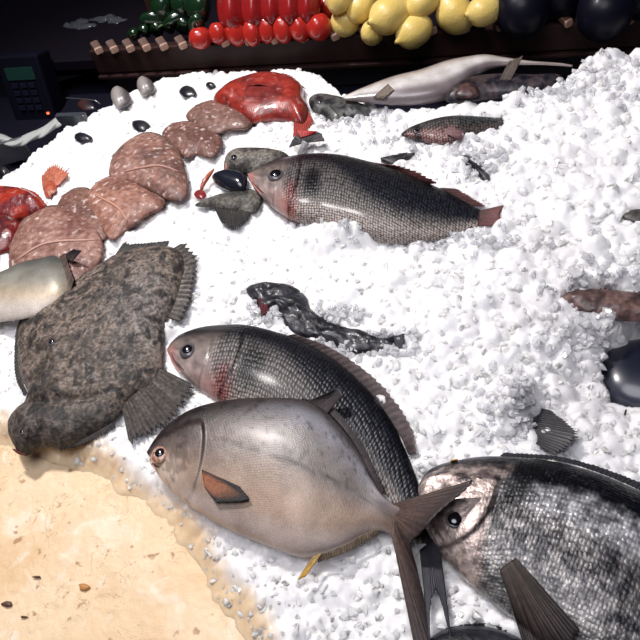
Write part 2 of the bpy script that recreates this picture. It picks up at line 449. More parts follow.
# ---- bream
zc = ZI(550, 550)+.018
r_ = thing('sea_bream', S(550, 550, zc-.04), 'big mottled silver bream with black back at the lower right, long dark side fin', 'fish')
def c_bream(s, t):
    nz = fbm(s*30, t*20, 5); nf = fbm(s*70, t*50, 6)
    e = .24+.10*(nz-.5)
    bk = mixc((.004, .005, .010), (.04, .045, .06), sst(.55, .8, nf))
    sil = mixc((.42, .42, .45), (.95, .95, .97), sst(.3, .6, nf))
    lo = mixc((.06, .06, .07), (.42, .40, .39), sst(.38, .60, nz*.5+nf*.5))
    c = mixc(bk, sil, sst(e-.03, e+.06, t)); c = mixc(c, lo, sst(.36, .5, t)); c = mixc(c, (.62, .60, .58), sst(.75, .9, t)*.6)
    hd = sst(.27, .24, s+.05*np.cos((t-.5)*2.6)-.04)
    h = mixc((.16, .12, .12), (.72, .58, .52), sst(.36, .58, nz*.6+.4*nf+.12*sst(.3, .5, t)))
    h = mixc((.03, .03, .035), h, sst(.10, .20, t+.06*(nz-.5)))
    c = mixc(c, h, hd)
    c = mixc(c, (.008, .008, .012), .95*np.exp(-((s-.30+.10*(t-.25)+.03*(nz-.5))/.042)**4)*sst(.60, .40, t+.10*(nf-.5)))
    gl = .245-.06*(t-.45)**2*6
    c = mixc(c, (.03, .01, .01), .85*np.exp(-((s-gl)/.005)**2)*sst(.45, .55, t))
    return c
def d_bream(s, t):
    gl = .245-.06*(t-.45)**2*6
    return .0035*sst(gl+.006, gl-.006, s)*sst(.15, .3, t)*sst(1, .9, t)-.004*np.exp(-((s-.09)/.03)**2-((t-.45)/.10)**2)
_, PT = loft('body',
  [(418, 486), (429, 470), (453, 461), (486, 456), (522, 457), (555, 461), (591, 470), (624, 483), (660, 500), (700, 530), (740, 575), (770, 615)],
  [(419, 500), (422, 522), (434, 546), (448, 566), (466, 585), (490, 606), (520, 630), (550, 655), (590, 680), (640, 690), (700, 680), (745, 655)],
  .085, zc, MT['bream'], r_, c_bream, d_bream, n=250, k=140, shrink=.95, bare=.26)
eye(PT, 455, 519, 9, r_, 'iris_grey', .8, .25)
fin('pectoral_fin', [(516, 558), (508, 563), (500, 570)], [(582, 632), (572, 648), (545, 662), (524, 646)], 0, 0, fincol((.16, .11, .09), (.03, .025, .03), .75), r_, rays=18, P=PT, lift=.004, nv=20, jag=.05)
fin('crown_spine', [(449, 463), (456, 461)], [(452, 460), (458, 459)], zc+.006, zc+.016, lambda u, v, n: np.tile(A(.75, .45, .10), (len(u), 1)), r_, rays=2)
fin('tail_fin', [(768, 612), (748, 655)], [(850, 610), (790, 700)], zc, zc, fincol((.05, .05, .06), (.03, .03, .04), .4), r_, rays=12)
fin('dorsal_fin', [(500, 456), (560, 461), (625, 483), (680, 514)], [(505, 452), (565, 457), (632, 478), (690, 506)], zc+.003, zc+.003, fincol((.02, .02, .03), (.03, .03, .04), .4), r_, rays=40, jag=.2)

# ---- dark fish under the bream, bottom edge
zc = ZI(480, 640)+.004
r_ = thing('bottom_fish', S(480, 645, zc-.03), 'black fish back cut off by the bottom edge below the bream', 'fish')
dk = lambda a, b: (lambda x, y, R, V: mixc(a, b, sst(.35, .65, fbm(V[:, 0]*70, V[:, 1]*70, 4))))
inflate('body', [(430, 640), (448, 629), (480, 626), (510, 634), (530, 650), (500, 680), (450, 680), (428, 660)], .02, zc, MT['dark'], r_, dk((.006, .007, .012), (.03, .03, .04)), spine=[(450, 650), (510, 655)])
fin('dorsal_fin', [(446, 631), (480, 627), (508, 634)], [(446, 628), (482, 623), (512, 630)], zc, zc+.004, fincol((.02, .02, .03), (.03, .03, .04), .4), r_, rays=14)

# ---- turbot
zc = ZI(100, 350)+.012
r_ = thing('turbot', S(100, 350, zc-.02), 'large dark grey-brown speckled flatfish spread at the left, head towards the near corner', 'fish')
def c_tur(x, y, R, V):
    n1 = fbm(V[:, 0]*28, V[:, 1]*28, 2); n2 = fbm(V[:, 0]*110, V[:, 1]*110, 8)
    c = mixc((.050, .038, .030), (.27, .215, .175), sst(.3, .7, n1*.35+n2*.65))
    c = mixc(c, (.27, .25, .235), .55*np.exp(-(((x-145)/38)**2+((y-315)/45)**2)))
    dots = sst(.66, .76, vnoise(V[:, 0]*130, V[:, 1]*130, 21))
    c = mixc(c, (.018, .017, .018), dots*.85)
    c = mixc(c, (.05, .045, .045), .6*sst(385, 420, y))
    return c
def d_tur(q):
    x, y = q[:, 0], q[:, 1]
    d = -.007*np.exp(-((y-(401-.06*(x-30)-10*np.exp(-((x-125)/18)**2)))/3.5)**2)*sst(122, 95, x)
    d += .004*np.exp(-(((x-50)/10)**2+((y-345)/8)**2))
    d += .0035*np.exp(-((y-(392-.08*(x-30)))/5)**2)*sst(120, 90, x)
    return d
TO = [(120, 254), (148, 249), (170, 248), (182, 254), (186, 268), (182, 286), (176, 305), (166, 322), (164, 345), (162, 368), (150, 385), (127, 400), (124, 409), (112, 424), (95, 433), (78, 443), (59, 448), (44, 447), (34, 449), (26, 456), (17, 450), (10, 437), (9, 424), (17, 412), (26, 403), (29, 394), (21, 377), (18, 356), (19, 331), (25, 317), (42, 302), (60, 291), (84, 275), (103, 264)]
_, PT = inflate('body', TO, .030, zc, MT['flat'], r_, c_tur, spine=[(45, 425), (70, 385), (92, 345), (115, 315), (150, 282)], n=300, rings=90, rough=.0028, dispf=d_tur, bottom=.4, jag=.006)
fin('anal_fin', [(122, 408), (128, 400), (142, 388), (160, 368)], [(130, 447), (150, 438), (172, 428), (186, 407), (198, 387)][0:5], zc+.002, zc-.002, fincol((.17, .14, .12), (.06, .05, .045), .7), r_, m='flat', rays=17, jag=.16, nv=20)
fin('tail_fin', [(168, 252), (182, 262), (180, 284), (174, 305), (168, 318)], [(186, 241), (198, 256), (198, 276), (194, 296), (182, 323)], zc+.004, zc+.002, fincol((.22, .19, .165), (.07, .06, .055), .7), r_, m='flat', rays=17, jag=.25)
fin('dorsal_fin', [(112, 260), (130, 253), (166, 249)], [(125, 241), (133, 243), (170, 240)], zc+.002, zc+.006, fincol((.10, .09, .085), (.02, .02, .02), .45), r_, m='flat', rays=14, jag=.12)
fin('side_fringe', [(27, 393), (20, 375), (19, 350), (20, 330), (27, 317)], [(24, 397), (15, 377), (14, 350), (16, 330), (22, 312)], zc+.002, zc-.003, fincol((.10, .09, .08), (.05, .045, .04), .4), r_, rays=26, jag=.2)
fin('cheek_fringe', [(60, 446), (85, 438), (112, 423)], [(60, 452), (88, 444), (117, 428)], zc+.002, zc-.003, fincol((.10, .09, .08), (.05, .045, .04), .4), r_, rays=20, jag=.3)
eye(PT, 52, 342, 4, r_, 'iris_grey', .7)
eye(PT, 22, 432, 3, r_, 'iris_grey', .7)
tube('mouth', [(13, 449), (20, 453), (28, 455)], .0022, MT['mouth'], r_, P=PT)

# ---- silver fish cut by the left edge
zc = ZI(30, 285)+.026
r_ = thing('silver_fish', S(20, 290, zc-.03), 'pale silver fish cut off by the left edge with a thin upright tail spine', 'fish')
def c_sil(x, y, R, V):
    c = mixc((.10, .11, .10), (.36, .36, .31), sst(255, 272, y-abs(x-50)*.12)); c = mixc(c, (.66, .55, .40), sst(275, 296, y)); c = mixc(c, (.85, .78, .70), sst(292, 310, y))
    return c*(.85+.3*fbm(V[:, 0]*30, V[:, 1]*30, 6))[:, None]
inflate('body', [(0, 273), (22, 263), (44, 258), (57, 256), (64, 262), (70, 282), (66, 296), (50, 308), (33, 317), (0, 322), (-50, 330), (-90, 315), (-80, 295), (-40, 282)], .017, zc, MT['pomp'], r_, c_sil, spine=[(-50, 305), (0, 298), (48, 280)], n=180, rings=40)
fin('tail_fin', [(60, 257), (71, 290)], [(65, 253), (74, 280)], zc+.006, zc+.014, fincol((.20, .14, .12), (.13, .09, .08), .4), r_, rays=6)
fin('tail_tip', [(63, 256), (72, 262)], [(74, 249), (82, 250)], zc+.010, zc+.026, fincol((.10, .07, .07), (.02, .02, .03), .4), r_, rays=5)

# ---- pinkish brown flatfish, overlapping row
def c_pk(base, dark, seed, top=None):
    def f(x, y, R, V):
        n1 = fbm(V[:, 0]*22, V[:, 1]*22, seed); n2 = fbm(V[:, 0]*90, V[:, 1]*90, seed+2)
        c = mixc(base, dark, sst(.35, .68, n1*.7+n2*.3))
        w = sst(.80, .90, vnoise(V[:, 0]*190, V[:, 1]*190, seed+5)); c = mixc(c, (.85, .72, .68), w*.75)
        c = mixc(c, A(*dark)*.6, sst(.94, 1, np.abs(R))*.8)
        return c
    return f
g = 'row of pinkish brown flatfish'
specs = [
 ('pinkish flatfish, nearest of the overlapping row, above the pale silver fish', [(9, 268), (10, 248), (20, 226), (38, 211), (57, 207), (76, 212), (91, 222), (101, 236), (103, 256), (92, 272), (78, 290), (58, 305), (30, 300), (14, 288)], .022, .016, (.44, .26, .21), (.25, .12, .095), [(45, 250), (60, 255)], [(14, 262), (45, 244), (98, 240)]),
 ('brown flatfish wedged second from the near end of the row', [(56, 212), (62, 197), (76, 189), (90, 190), (102, 203), (114, 222), (104, 240), (84, 238), (66, 226)], .014, .012, (.30, .16, .12), (.20, .10, .08), [(80, 210), (95, 222)], None),
 ('rosy flatfish third in the row, in front of the biggest one', [(87, 198), (96, 184), (112, 177), (130, 181), (147, 190), (163, 200), (161, 209), (148, 215), (130, 228), (112, 240), (100, 226)], .018, .018, (.44, .23, .17), (.27, .13, .10), [(110, 200), (140, 202)], [(95, 195), (118, 208), (128, 222)]),
 ('largest pinkish brown flatfish in the middle of the row, with a raised fin line', [(109, 174), (113, 157), (127, 143), (145, 134), (160, 136), (174, 147), (183, 163), (188, 182), (186, 198), (172, 201), (152, 192), (130, 182), (114, 180)], .022, .022, (.38, .21, .165), (.18, .10, .085), [(135, 162), (160, 172)], [(124, 172), (142, 168), (160, 166), (180, 172)]),
 ('brown flatfish tucked behind the largest one of the row', [(162, 134), (172, 124), (189, 122), (206, 128), (221, 139), (219, 150), (211, 158), (196, 155), (186, 158), (174, 147)], .014, .018, (.28, .15, .12), (.18, .09, .075), [(180, 138), (204, 143)], None),
 ('brown flatfish at the far end of the row, next to the red fish', [(186, 117), (196, 106), (213, 101), (232, 107), (251, 119), (248, 128), (232, 130), (214, 134), (199, 128)], .015, .018, (.30, .17, .14), (.20, .11, .09), [(205, 116), (232, 120)], None)]
for k, (lb, ol, T, dz, a, b, sp, ridge) in enumerate(specs):
    cx = sum(p[0] for p in ol)/len(ol); cy = sum(p[1] for p in ol)/len(ol)
    zc = ZI(cx, cy)+dz; T *= .75
    r_ = thing('flatfish', S(cx, cy, zc-.02), lb, 'fish', g)
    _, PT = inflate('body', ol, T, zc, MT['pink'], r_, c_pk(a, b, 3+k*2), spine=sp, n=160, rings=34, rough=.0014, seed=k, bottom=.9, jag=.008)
    m = len(ol); q = [ol[i] for i in range(1, min(7, m))]
    q2 = [(cx+(x-cx)*1.045, cy+(y-cy)*1.045) for x, y in q]
    fin('fringe_fin', q, q2, zc+.001, zc-.001, fincol(A(*a)*.7, A(*b)*.6, .4), r_, rays=26, jag=.2)
    if ridge: tube('lateral_ridge', ridge, .0024, mat('ridge_skin_%d' % k, tuple(A(*a)*1.25), .45), r_, P=PT, off=.0006)

# ---- red fish
def c_red(a, b, seed):
    return lambda x, y, R, V: mixc(mixc(a, b, sst(.35, .65, fbm(V[:, 0]*40, V[:, 1]*40, seed))), (.75, .5, .48), sst(.8, .92, vnoise(V[:, 0]*170, V[:, 1]*170, seed))*.5)
zc = ZI(265, 98)+.018
r_ = thing('red_snapper', S(265, 100, zc-.02), 'bright red fish on its side behind the row of flatfish, tail to the right', 'fish')
_, PT = inflate('body', [(214, 102), (222, 92), (233, 84), (247, 78), (263, 74), (284, 76), (302, 86), (304, 98), (309, 112), (303, 124), (293, 122), (276, 119), (262, 120), (250, 122), (234, 112)], .026, zc, MT['red'], r_, c_red((.50, .055, .035), (.28, .04, .035), 5), spine=[(232, 101), (262, 96), (290, 102)], rings=34, bottom=.9, rough=.001)
fin('tail_fin', [(294, 118), (309, 112)], [(293, 140), (303, 141), (314, 122)], zc+.002, zc-.004, fincol((.50, .06, .04), (.42, .05, .04), .35), r_, rays=10, jag=.12)
fin('dorsal_fin', [(263, 75), (285, 77), (303, 87)], [(272, 72), (291, 75), (307, 90)], zc+.004, zc+.006, fincol((.40, .05, .05), (.30, .04, .04), .5), r_, rays=12, jag=.25)

zc = ZI(18, 203)+.018
r_ = thing('red_mullet', S(15, 205, zc-.02), 'shiny red fish head at the left edge above the dark red one', 'fish')
inflate('body', [(-20, 205), (-8, 193), (5, 188), (20, 189), (34, 195), (45, 206), (38, 213), (24, 217), (4, 222), (-15, 218)], .022, zc, MT['red'], r_, c_red((.60, .06, .03), (.22, .03, .035), 7), spine=[(-5, 205), (28, 204)], rough=.002, bottom=.9)
fin('fringe_fin', [(20, 190), (34, 196), (44, 206)], [(22, 187), (37, 193), (48, 206)], zc, zc-.002, fincol((.5, .06, .04), (.4, .05, .04), .4), r_, rays=8, jag=.2)
zc = ZI(3, 232)+.012
r_ = thing('red_mullet', S(3, 232, zc-.02), 'dark red fish cut off by the left edge beside the nearest pinkish flatfish', 'fish')
inflate('body', [(-25, 225), (-12, 212), (2, 209), (14, 214), (22, 225), (19, 240), (9, 250), (-5, 255), (-22, 245)], .020, zc, MT['red'], r_, c_red((.30, .035, .03), (.12, .02, .025), 8), spine=[(-8, 230), (6, 231)], rough=.002, bottom=.9)
zc = ZI(54, 180)+.008
r_ = thing('orange_tail', S(54, 180, zc-.01), 'small orange fish tail poking out of bright ice above the red fish head', 'fish tail')
inflate('tail_stem', [(45, 196), (44, 186), (50, 180), (58, 183), (56, 192), (50, 198)], .008, zc, MT['red'], r_, c_red((.75, .22, .12), (.55, .12, .07), 9), foot=False)
fin('tail_fin', [(43, 190), (50, 184), (58, 186)], [(41, 174), (54, 162), (71, 172)], zc+.004, zc+.010, fincol((.72, .22, .12), (.62, .16, .09), .4), r_, rays=14, jag=.2)
fin('pale_fringe', [(44, 184), (50, 190)], [(50, 198), (58, 190)], zc+.006, zc+.006, fincol((.75, .30, .18), (.8, .4, .3), .3), r_, rays=6, jag=.2)

# ---- long pale fish in the background
zc = ZI(440, 85)+.018
r_ = thing('dogfish', S(440, 88, zc-.02), 'long smooth silver-white fish lying along the wooden rail', 'fish')
def c_shk(s, t):
    c = mixc((.10, .075, .075), (.50, .44, .41), sst(.05, .25, t)); c = mixc(c, (.80, .77, .75), sst(.25, .5, t)); c = mixc(c, (.24, .20, .21), sst(.62, .85, t))
    return mixc(c, (.20, .14, .13), sst(.6, .9, s)*.7)
_, PT = loft('body', [(343, 97), (360, 90), (392, 79), (421, 72), (445, 64), (466, 59), (486, 56), (505, 58), (530, 61), (560, 63), (573, 65)],
     [(345, 100), (362, 101), (392, 103), (421, 102), (447, 97), (462, 88), (478, 74), (496, 67), (530, 65), (560, 66), (572, 67)], .045, zc, MT['shark'], r_, c_shk, n=130, k=44)
fin('pectoral_fin', [(388, 84), (394, 90)], [(372, 98), (382, 100)], 0, 0, fincol((.34, .27, .22), (.24, .18, .14), .3), r_, rays=8, P=PT, lift=.0012)
# dark fish under it
zc = ZI(495, 88)+.012
r_ = thing('dark_fish', S(500, 90, zc-.02), 'dark fish with raised brown tail fin at the far right below the rail', 'fish')
inflate('body', [(445, 100), (455, 86), (478, 78), (505, 76), (530, 78), (560, 78), (566, 84), (548, 92), (520, 97), (490, 99), (465, 102)], .018, zc, MT['dark'], r_, dk((.01, .01, .018), (.07, .05, .055)), spine=[(465, 92), (545, 86)])
fin('tail_fin', [(497, 84), (508, 86)], [(510, 60), (524, 54)], zc+.012, zc+.040, fincol((.12, .09, .07), (.26, .19, .15), .5), r_, rays=9)
inflate('gill_flap', [(455, 96), (459, 86), (468, 82), (480, 88), (478, 96), (466, 98)], .010, zc+.010, MT['dark'], r_, dk((.04, .02, .022), (.12, .06, .055)), foot=False)

# ---- dark head beside the red fish
zc = ZI(335, 103)+.010
r_ = thing('dark_fish', S(335, 104, zc-.02), 'dark fish head poking from the ice right beside the red fish', 'fish')
_, PT = inflate('body', [(309, 100), (318, 95), (336, 97), (355, 103), (372, 112), (362, 118), (345, 119), (334, 121), (322, 115), (312, 110)], .014, zc, MT['dark'], r_, dk((.014, .016, .02), (.13, .13, .12)), spine=[(322, 105), (355, 110)])
eye(PT, 320, 102, 2.6, r_, 'iris_grey', .7)
fin('gill_fin', [(330, 106), (336, 112)], [(346, 112), (340, 121)], 0, 0, fincol((.06, .06, .05), (.2, .2, .18), .4), r_, rays=6, P=PT)

# ---- small mackerel-like fish
zc = ZI(455, 128)+.008
r_ = thing('mackerel', S(455, 128, zc-.02), 'slim dark-backed fish half sunk in ice below the long pale fish', 'fish')
def c_mac(s, t):
    c = mixc((.02, .022, .03), (.14, .13, .13), sst(.15, .45, t)); c = mixc(c, (.36, .20, .19), sst(.5, .75, t)); c = mixc(c, (.05, .06, .06), sst(.5, .6, s)*.8)
    c = mixc(c, (.01, .01, .015), np.exp(-((s-.16)/.035)**2)*.9); return mixc(c, (.06, .03, .03), sst(.08, 0, s))
_, PT = loft('body', [(401, 134), (410, 128), (421, 124), (440, 119), (457, 117), (480, 117), (502, 118)], [(402, 136), (418, 139), (437, 144), (454, 143), (470, 136), (488, 132), (504, 127)], .030, zc, MT['bass'], r_, c_mac, n=90, k=40)
eye(PT, 416, 131, 3.4, r_, 'iris_grey', .8)
fin('pectoral_fin', [(446, 128), (447, 134)], [(466, 132), (462, 142)], 0, 0, fincol((.35, .2, .2), (.3, .15, .15), .4), r_, rays=6, P=PT)
fin('tail_fin', [(500, 118), (502, 128)], [(512, 116), (511, 131)], zc, zc+.004, fincol((.05, .06, .06), (.04, .04, .05), .4), r_, rays=8)

# ---- dark tail with red tip between the red fish and upper sea bass
zc = ZI(302, 150)+.006
r_ = thing('upright_tail', S(302, 154, zc-.01), 'small dark fish tail with a blood-red tip, just above the highest sea bass', 'fish tail')
tube('tail_stem', [(301, 156, zc-.01), (303, 150, zc+.010), (306, 142, zc+.022)], .0068, MT['dark'], r_, taper=False)
fin('tail_fin', [(300, 144), (312, 142)], [(288, 148), (296, 135), (320, 132), (326, 141)], zc+.020, zc+.024, fincol((.03, .03, .04), (.09, .08, .08), .4), r_, rays=10)
fin('red_tip', [(300, 138), (314, 134)], [(296, 130), (318, 131)], zc+.024, zc+.030, fincol((.5, .03, .03), (.62, .05, .04), .3), r_, rays=6)

# ---- cluster left of the upper sea bass
zc = ZI(255, 160)+.014
r_ = thing('grey_fish', S(255, 162, zc-.02), 'grey-brown fish head just behind the snout of the highest sea bass', 'fish')
_, PT = inflate('body', [(225, 171), (226, 160), (236, 153), (248, 151), (262, 151), (276, 153), (290, 158), (285, 170), (262, 176), (240, 172)], .022, zc, MT['flat'], r_, dk((.06, .055, .05), (.24, .22, .19)), spine=[(238, 162), (272, 163)])
eye(PT, 234, 157, 3.2, r_, 'iris_grey', .8)
tube('lip', [(226, 163), (227, 169), (230, 172)], .0022, MT['pinkl'], r_, P=PT)
zc = ZI(232, 180)+.016
r_ = thing('mussel', S(232, 182, zc-.012), 'glossy blue-black mussel shell by the snout of the highest sea bass', 'shellfish')
MT['mus'] = mat('mussel_shell', (.012, .014, .022), .15, coat=1, bump=(80, .3))
inflate('upper_valve', [(212, 178), (222, 173), (234, 171), (244, 174), (248, 182), (244, 190), (232, 190), (220, 185)], .015, zc, MT['mus'], r_, dk((.01, .01, .02), (.02, .02, .03)), spine=[(225, 179), (238, 181)], bottom=.05)
inflate('lower_valve', [(213, 180), (222, 175), (234, 173), (243, 176), (246, 183), (243, 190), (232, 191), (220, 187)], .012, zc-.002, MT['mus'], r_, dk((.01, .01, .02), (.02, .02, .03)), spine=[(225, 180), (238, 182)], bottom=1, foot=False)
zc = ZI(232, 202)+.010
r_ = thing('sole', S(232, 204, zc-.012), 'small mottled grey flatfish below the glossy black mussel', 'fish')
inflate('body', [(195, 206), (204, 201), (216, 196), (232, 192), (250, 189), (262, 196), (261, 206), (254, 213), (240, 211), (224, 208), (210, 207)], .008, zc, MT['flat'], r_, dk((.035, .035, .032), (.15, .14, .12)), spine=[(210, 203), (252, 201)], jag=.02, rough=.002)
fin('anal_fin', [(214, 207), (232, 210), (250, 212)], [(222, 224), (234, 231), (246, 221)], zc+.002, zc+.004, fincol((.06, .055, .05), (.03, .03, .03), .5), r_, rays=12, jag=.2)
zc = ZI(205, 190)+.004
r_ = thing('crab_claw', S(203, 195, zc-.01), 'thin orange-red claw sticking out of the ice left of the mussel', 'shellfish')
MT['claw'] = mat('claw_shell', (.55, .16, .08), .3, coat=.5, noise=(120, (.30, .05, .04), .2))
tube('finger', [(202, 194, zc+.004), (202, 187, zc+.012), (207, 178, zc+.018), (214, 169, zc+.020)], .0042, MT['claw'], r_)
inflate('palm', [(194, 194), (198, 190), (204, 191), (206, 196), (202, 199), (197, 198)], .004, zc+.004, mat('claw_palm', (.22, .02, .02), .3, coat=.5), r_, dk((.2, .02, .02), (.1, .01, .01)), foot=False)

# ---- buried dark fish in the centre
zc = ZI(325, 318)+.004
r_ = thing('buried_fish', S(325, 320, zc-.02), 'black fish mostly buried in ice in the middle, behind the curved sea bass', 'fish')
_, PT = inflate('body', [(246, 290), (256, 284), (270, 283), (292, 286), (307, 298), (311, 309), (326, 320), (345, 328), (364, 332), (382, 340), (401, 336), (403, 346), (388, 353), (366, 354), (346, 352), (326, 343), (301, 337), (284, 324), (276, 308), (262, 314), (254, 302)], .010, zc, MT['dark'], r_, dk((.006, .007, .012), (.04, .04, .05)), spine=[(262, 294), (290, 306), (320, 332), (385, 346)], n=160, rough=.005, lim=.0)
fin('gill_plate', [(258, 298), (268, 302)], [(262, 318), (268, 312)], zc+.008, zc+.010, fincol((.20, .02, .03), (.10, .01, .02), .4), r_, rays=5)
fin('tail_fin', [(384, 341), (386, 350)], [(405, 333), (406, 348)], zc+.004, zc+.008, fincol((.02, .02, .03), (.05, .05, .06), .4), r_, rays=8)

# ---- tail right of centre
zc = ZI(540, 430)+.000
r_ = thing('buried_fish', S(530, 428, zc-.01), 'dark fish tail poking out of the ice just above the big bream', 'fish')
tube('tail_stem', [(505, 415, zc-.020), (518, 420, zc-.002), (530, 424, zc+.008)], .013, MT['dark'], r_, taper=False)
fin('tail_fin', [(523, 405), (526, 424), (528, 441)], [(553, 411), (580, 434), (572, 446), (557, 456)], zc+.006, zc+.024, fincol((.02, .02, .03), (.09, .085, .09), .5), r_, rays=18, nv=20, jag=.10)

# ---- right side: brown fish and dark blue fish in the hollow
zc = ZI(605, 304)+.002
r_ = thing('brown_fish', S(605, 306, zc-.02), 'reddish brown fish glimpsed in the ice at the right edge', 'fish')
inflate('body', [(560, 299), (574, 291), (596, 290), (618, 292), (650, 296), (690, 305), (680, 325), (640, 322), (608, 319), (582, 314)], .014, zc, MT['dark'], r_, dk((.08, .045, .04), (.22, .13, .11)), spine=[(582, 302), (660, 310)], rough=.003, lim=-.001)
fin('dorsal_fin', [(580, 292), (610, 292), (640, 296)], [(586, 287), (616, 288), (646, 291)], zc, zc+.006, fincol((.15, .08, .07), (.1, .06, .05), .4), r_, rays=12, jag=.2)
zc = ZI(628, 380)-.012
r_ = thing('blue_black_fish', S(635, 382, zc-.03), 'smooth blue-black fish lying in the hollow at the right edge, above the bream', 'fish')
_, PT = loft('body', [(597, 376), (606, 352), (625, 342), (660, 340), (710, 350), (750, 372)], [(599, 384), (610, 402), (630, 414), (660, 420), (710, 412), (750, 392)], .06, zc, MT['shark'], r_,
     lambda s, t: mixc((.010, .013, .030), (.04, .045, .07), sst(.5, .9, t)), n=80, k=40)
tube('barbel', [(626, 410, zc+.03), (623, 424, zc+.034), (628, 438, zc+.035), (640, 447, zc+.034), (652, 450, zc+.03)], .0012, mat('barbel_skin', (.04, .03, .035), .4), r_, taper=False)
zc = ZI(635, 216)+.002
r_ = thing('dark_fin', S(635, 217, zc-.01), 'scrap of dark fin showing through the ice at the right edge, highest of those there', 'fish')
inflate('fin_root', [(622, 217), (630, 211), (642, 210), (655, 214), (650, 222), (634, 223)], .007, zc, MT['dark'], r_, dk((.03, .025, .025), (.09, .08, .07)), lim=0)

# ---- small dark backs between upper sea bass and mackerel
for nm, lb, ol, dz in [
  ('anchovy', 'sliver of dark fish back in the ice above the middle of the highest sea bass', [(381, 161), (393, 157), (406, 155), (415, 156), (405, 161), (392, 165)], .004),
  ('anchovy', 'short dark fish back in the ice above the tail of the highest sea bass', [(454, 160), (464, 158), (476, 163), (487, 171), (490, 180), (483, 181), (474, 170), (462, 166)], .004)]:
    cx = sum(p[0] for p in ol)/len(ol); cy = sum(p[1] for p in ol)/len(ol); zc = ZI(cx, cy)+dz
    r_ = thing(nm, S(cx, cy, zc-.01), lb, 'fish')
    inflate('body', ol, .007, zc, MT['dark'], r_, dk((.012, .013, .017), (.07, .07, .07)), lim=-.001, spine=[ol[0], ol[3]] if cx < 430 else [(462, 162), (484, 176)])
    fin('dorsal_fin', [ol[0], ol[1], ol[2]], [(ol[0][0]+3, ol[0][1]-4), (ol[1][0]+3, ol[1][1]-3), (ol[2][0]+2, ol[2][1]-3)], zc, zc+.004, fincol((.03, .03, .03), (.06, .05, .05), .4), r_, rays=6)

# ---- shells
MT['clam'] = mat('clam_shell', attr=True, rough=.35, coat=.4, bump=(60, .3))
def clam(px, py, rx, ry, lb, a, b, nm='clam', cat='shellfish', dz=.008, T=.012, grp=None, ang=0):
    zc = ZI(px, py)+dz
    r_ = thing(nm, S(px, py, zc-.01), lb, cat, grp)
    ca, sa = math.cos(ang), math.sin(ang)
    ol = []
    for k in range(10):
        g = 2*math.pi*k/10; f_ = 1+.05*math.sin(3*g+px)+.04*math.sin(5*g+py); x = rx*math.cos(g)*(1+.10*math.sin(2*g))*f_; y = ry*math.sin(g)*(1-.10*math.cos(g))*f_
        ol.append((px+x*ca-y*sa, py+x*sa+y*ca))
    cf = lambda x, y, R, V: mixc(a, b, np.clip(sst(.1, .9, (x-px)/(rx*1.4)+.5)+.12*np.sin(np.abs(R)*26), 0, 1))
    inflate('upper_valve', ol, T, zc, MT['clam'], r_, cf, n=48, rings=16, bottom=.04)
    inflate('lower_valve', ol, T*.7, zc-.001, MT['clam'], r_, cf, n=48, rings=12, bottom=1, foot=False)
clam(121, 98, 10, 9.5, 'grey and brown clam on the far left rim of the ice, nearer of the pair', (.36, .33, .31), (.10, .085, .09), grp='clams on the ice', T=.018, dz=.014)
clam(146, 87, 9, 8, 'grey clam shell at the far rim of the ice, beside the wooden rail', (.34, .31, .29), (.13, .11, .11), grp='clams on the ice', T=.018, dz=.014)
for q in [(87, 105, 9, 6, 'dark reddish mussel on the rim of the ice left of the nearer clam', (.05, .02, .02), (.015, .012, .018)),
          (83, 138, 9, 4.5, 'black mussel in the ice below the rim, nearest the left corner', (.01, .01, .015), (.02, .02, .03)),
          (141, 126, 9, 5.5, 'black mussel right behind the largest pinkish flatfish', (.01, .01, .015), (.03, .03, .035)),
          (188, 92, 8.5, 5.5, 'black mussel between the far clam and the red fish', (.01, .01, .015), (.03, .03, .035)),
          (211, 86, 5, 2.6, 'tiny black mussel closest to the left of the red fish', (.012, .012, .015), (.03, .03, .03)),
          (3, 171, 6, 4, 'black mussel at the left picture edge on the rim of the ice', (.012, .012, .015), (.03, .03, .03))]:
    clam(*q, nm='mussel', grp='loose mussels on the ice', T=.008, dz=.006)
# ================================================================== ICE
def inside(poly, X, Y):
    r = np.zeros(X.shape, bool); n = len(poly)
    for i in range(n):
        x1, y1 = poly[i-1][:2]; x2, y2 = poly[i][:2]
        c = ((y1 > Y) != (y2 > Y)) & (X < (x2-x1)*(Y-y1)/(y2-y1+1e-15)+x1)
        r ^= c
    return r
def dist_line(pts, X, Y):
    d = np.full(X.shape, 9.)
    for (x1, y1), (x2, y2) in zip(pts[:-1], pts[1:]):
        dx, dy = x2-x1, y2-y1; t = np.clip(((X-x1)*dx+(Y-y1)*dy)/(dx*dx+dy*dy+1e-12), 0, 1)
        d = np.minimum(d, np.hypot(X-x1-t*dx, Y-y1-t*dy))
    return d
RIM = [(-120, 260), (-40, 205), (0, 176), (28, 152), (60, 128), (95, 108), (130, 88), (165, 75), (210, 68), (255, 68), (300, 66), (330, 74), (352, 92), (400, 106), (455, 103), (500, 99), (548, 84), (566, 72), (580, 60), (604, 54), (640, 50), (700, 46), (800, 60)]
NEAR = [(-140, 380), (-60, 425), (0, 448), (50, 458), (95, 480), (140, 515), (180, 560), (208, 605), (232, 650), (250, 720)]
def W2(l): return [tuple(S(a, b, ZI(a, b))[:2]) for a, b in l]
rimw = W2(RIM); nearw = W2(NEAR)
close = [tuple(S(900, 300, 0)[:2]), tuple(S(900, 760, 0)[:2]), tuple(S(250, 760, 0)[:2])]
ICEPOLY = rimw+close+nearw[::-1]
step = .0028
ax = [p[0] for p in ICEPOLY]; ay = [p[1] for p in ICEPOLY]
x0, x1 = max(min(ax), -1.05), min(max(ax), .98); y0, y1 = max(min(ay), .12), max(ay)+.03
gx = np.arange(x0, x1, step); gy = np.arange(y0, y1, step)
X, Y = np.meshgrid(gx, gy)
X = X+RNG.normal(0, step*.12, X.shape); Y = Y+RNG.normal(0, step*.12, Y.shape)
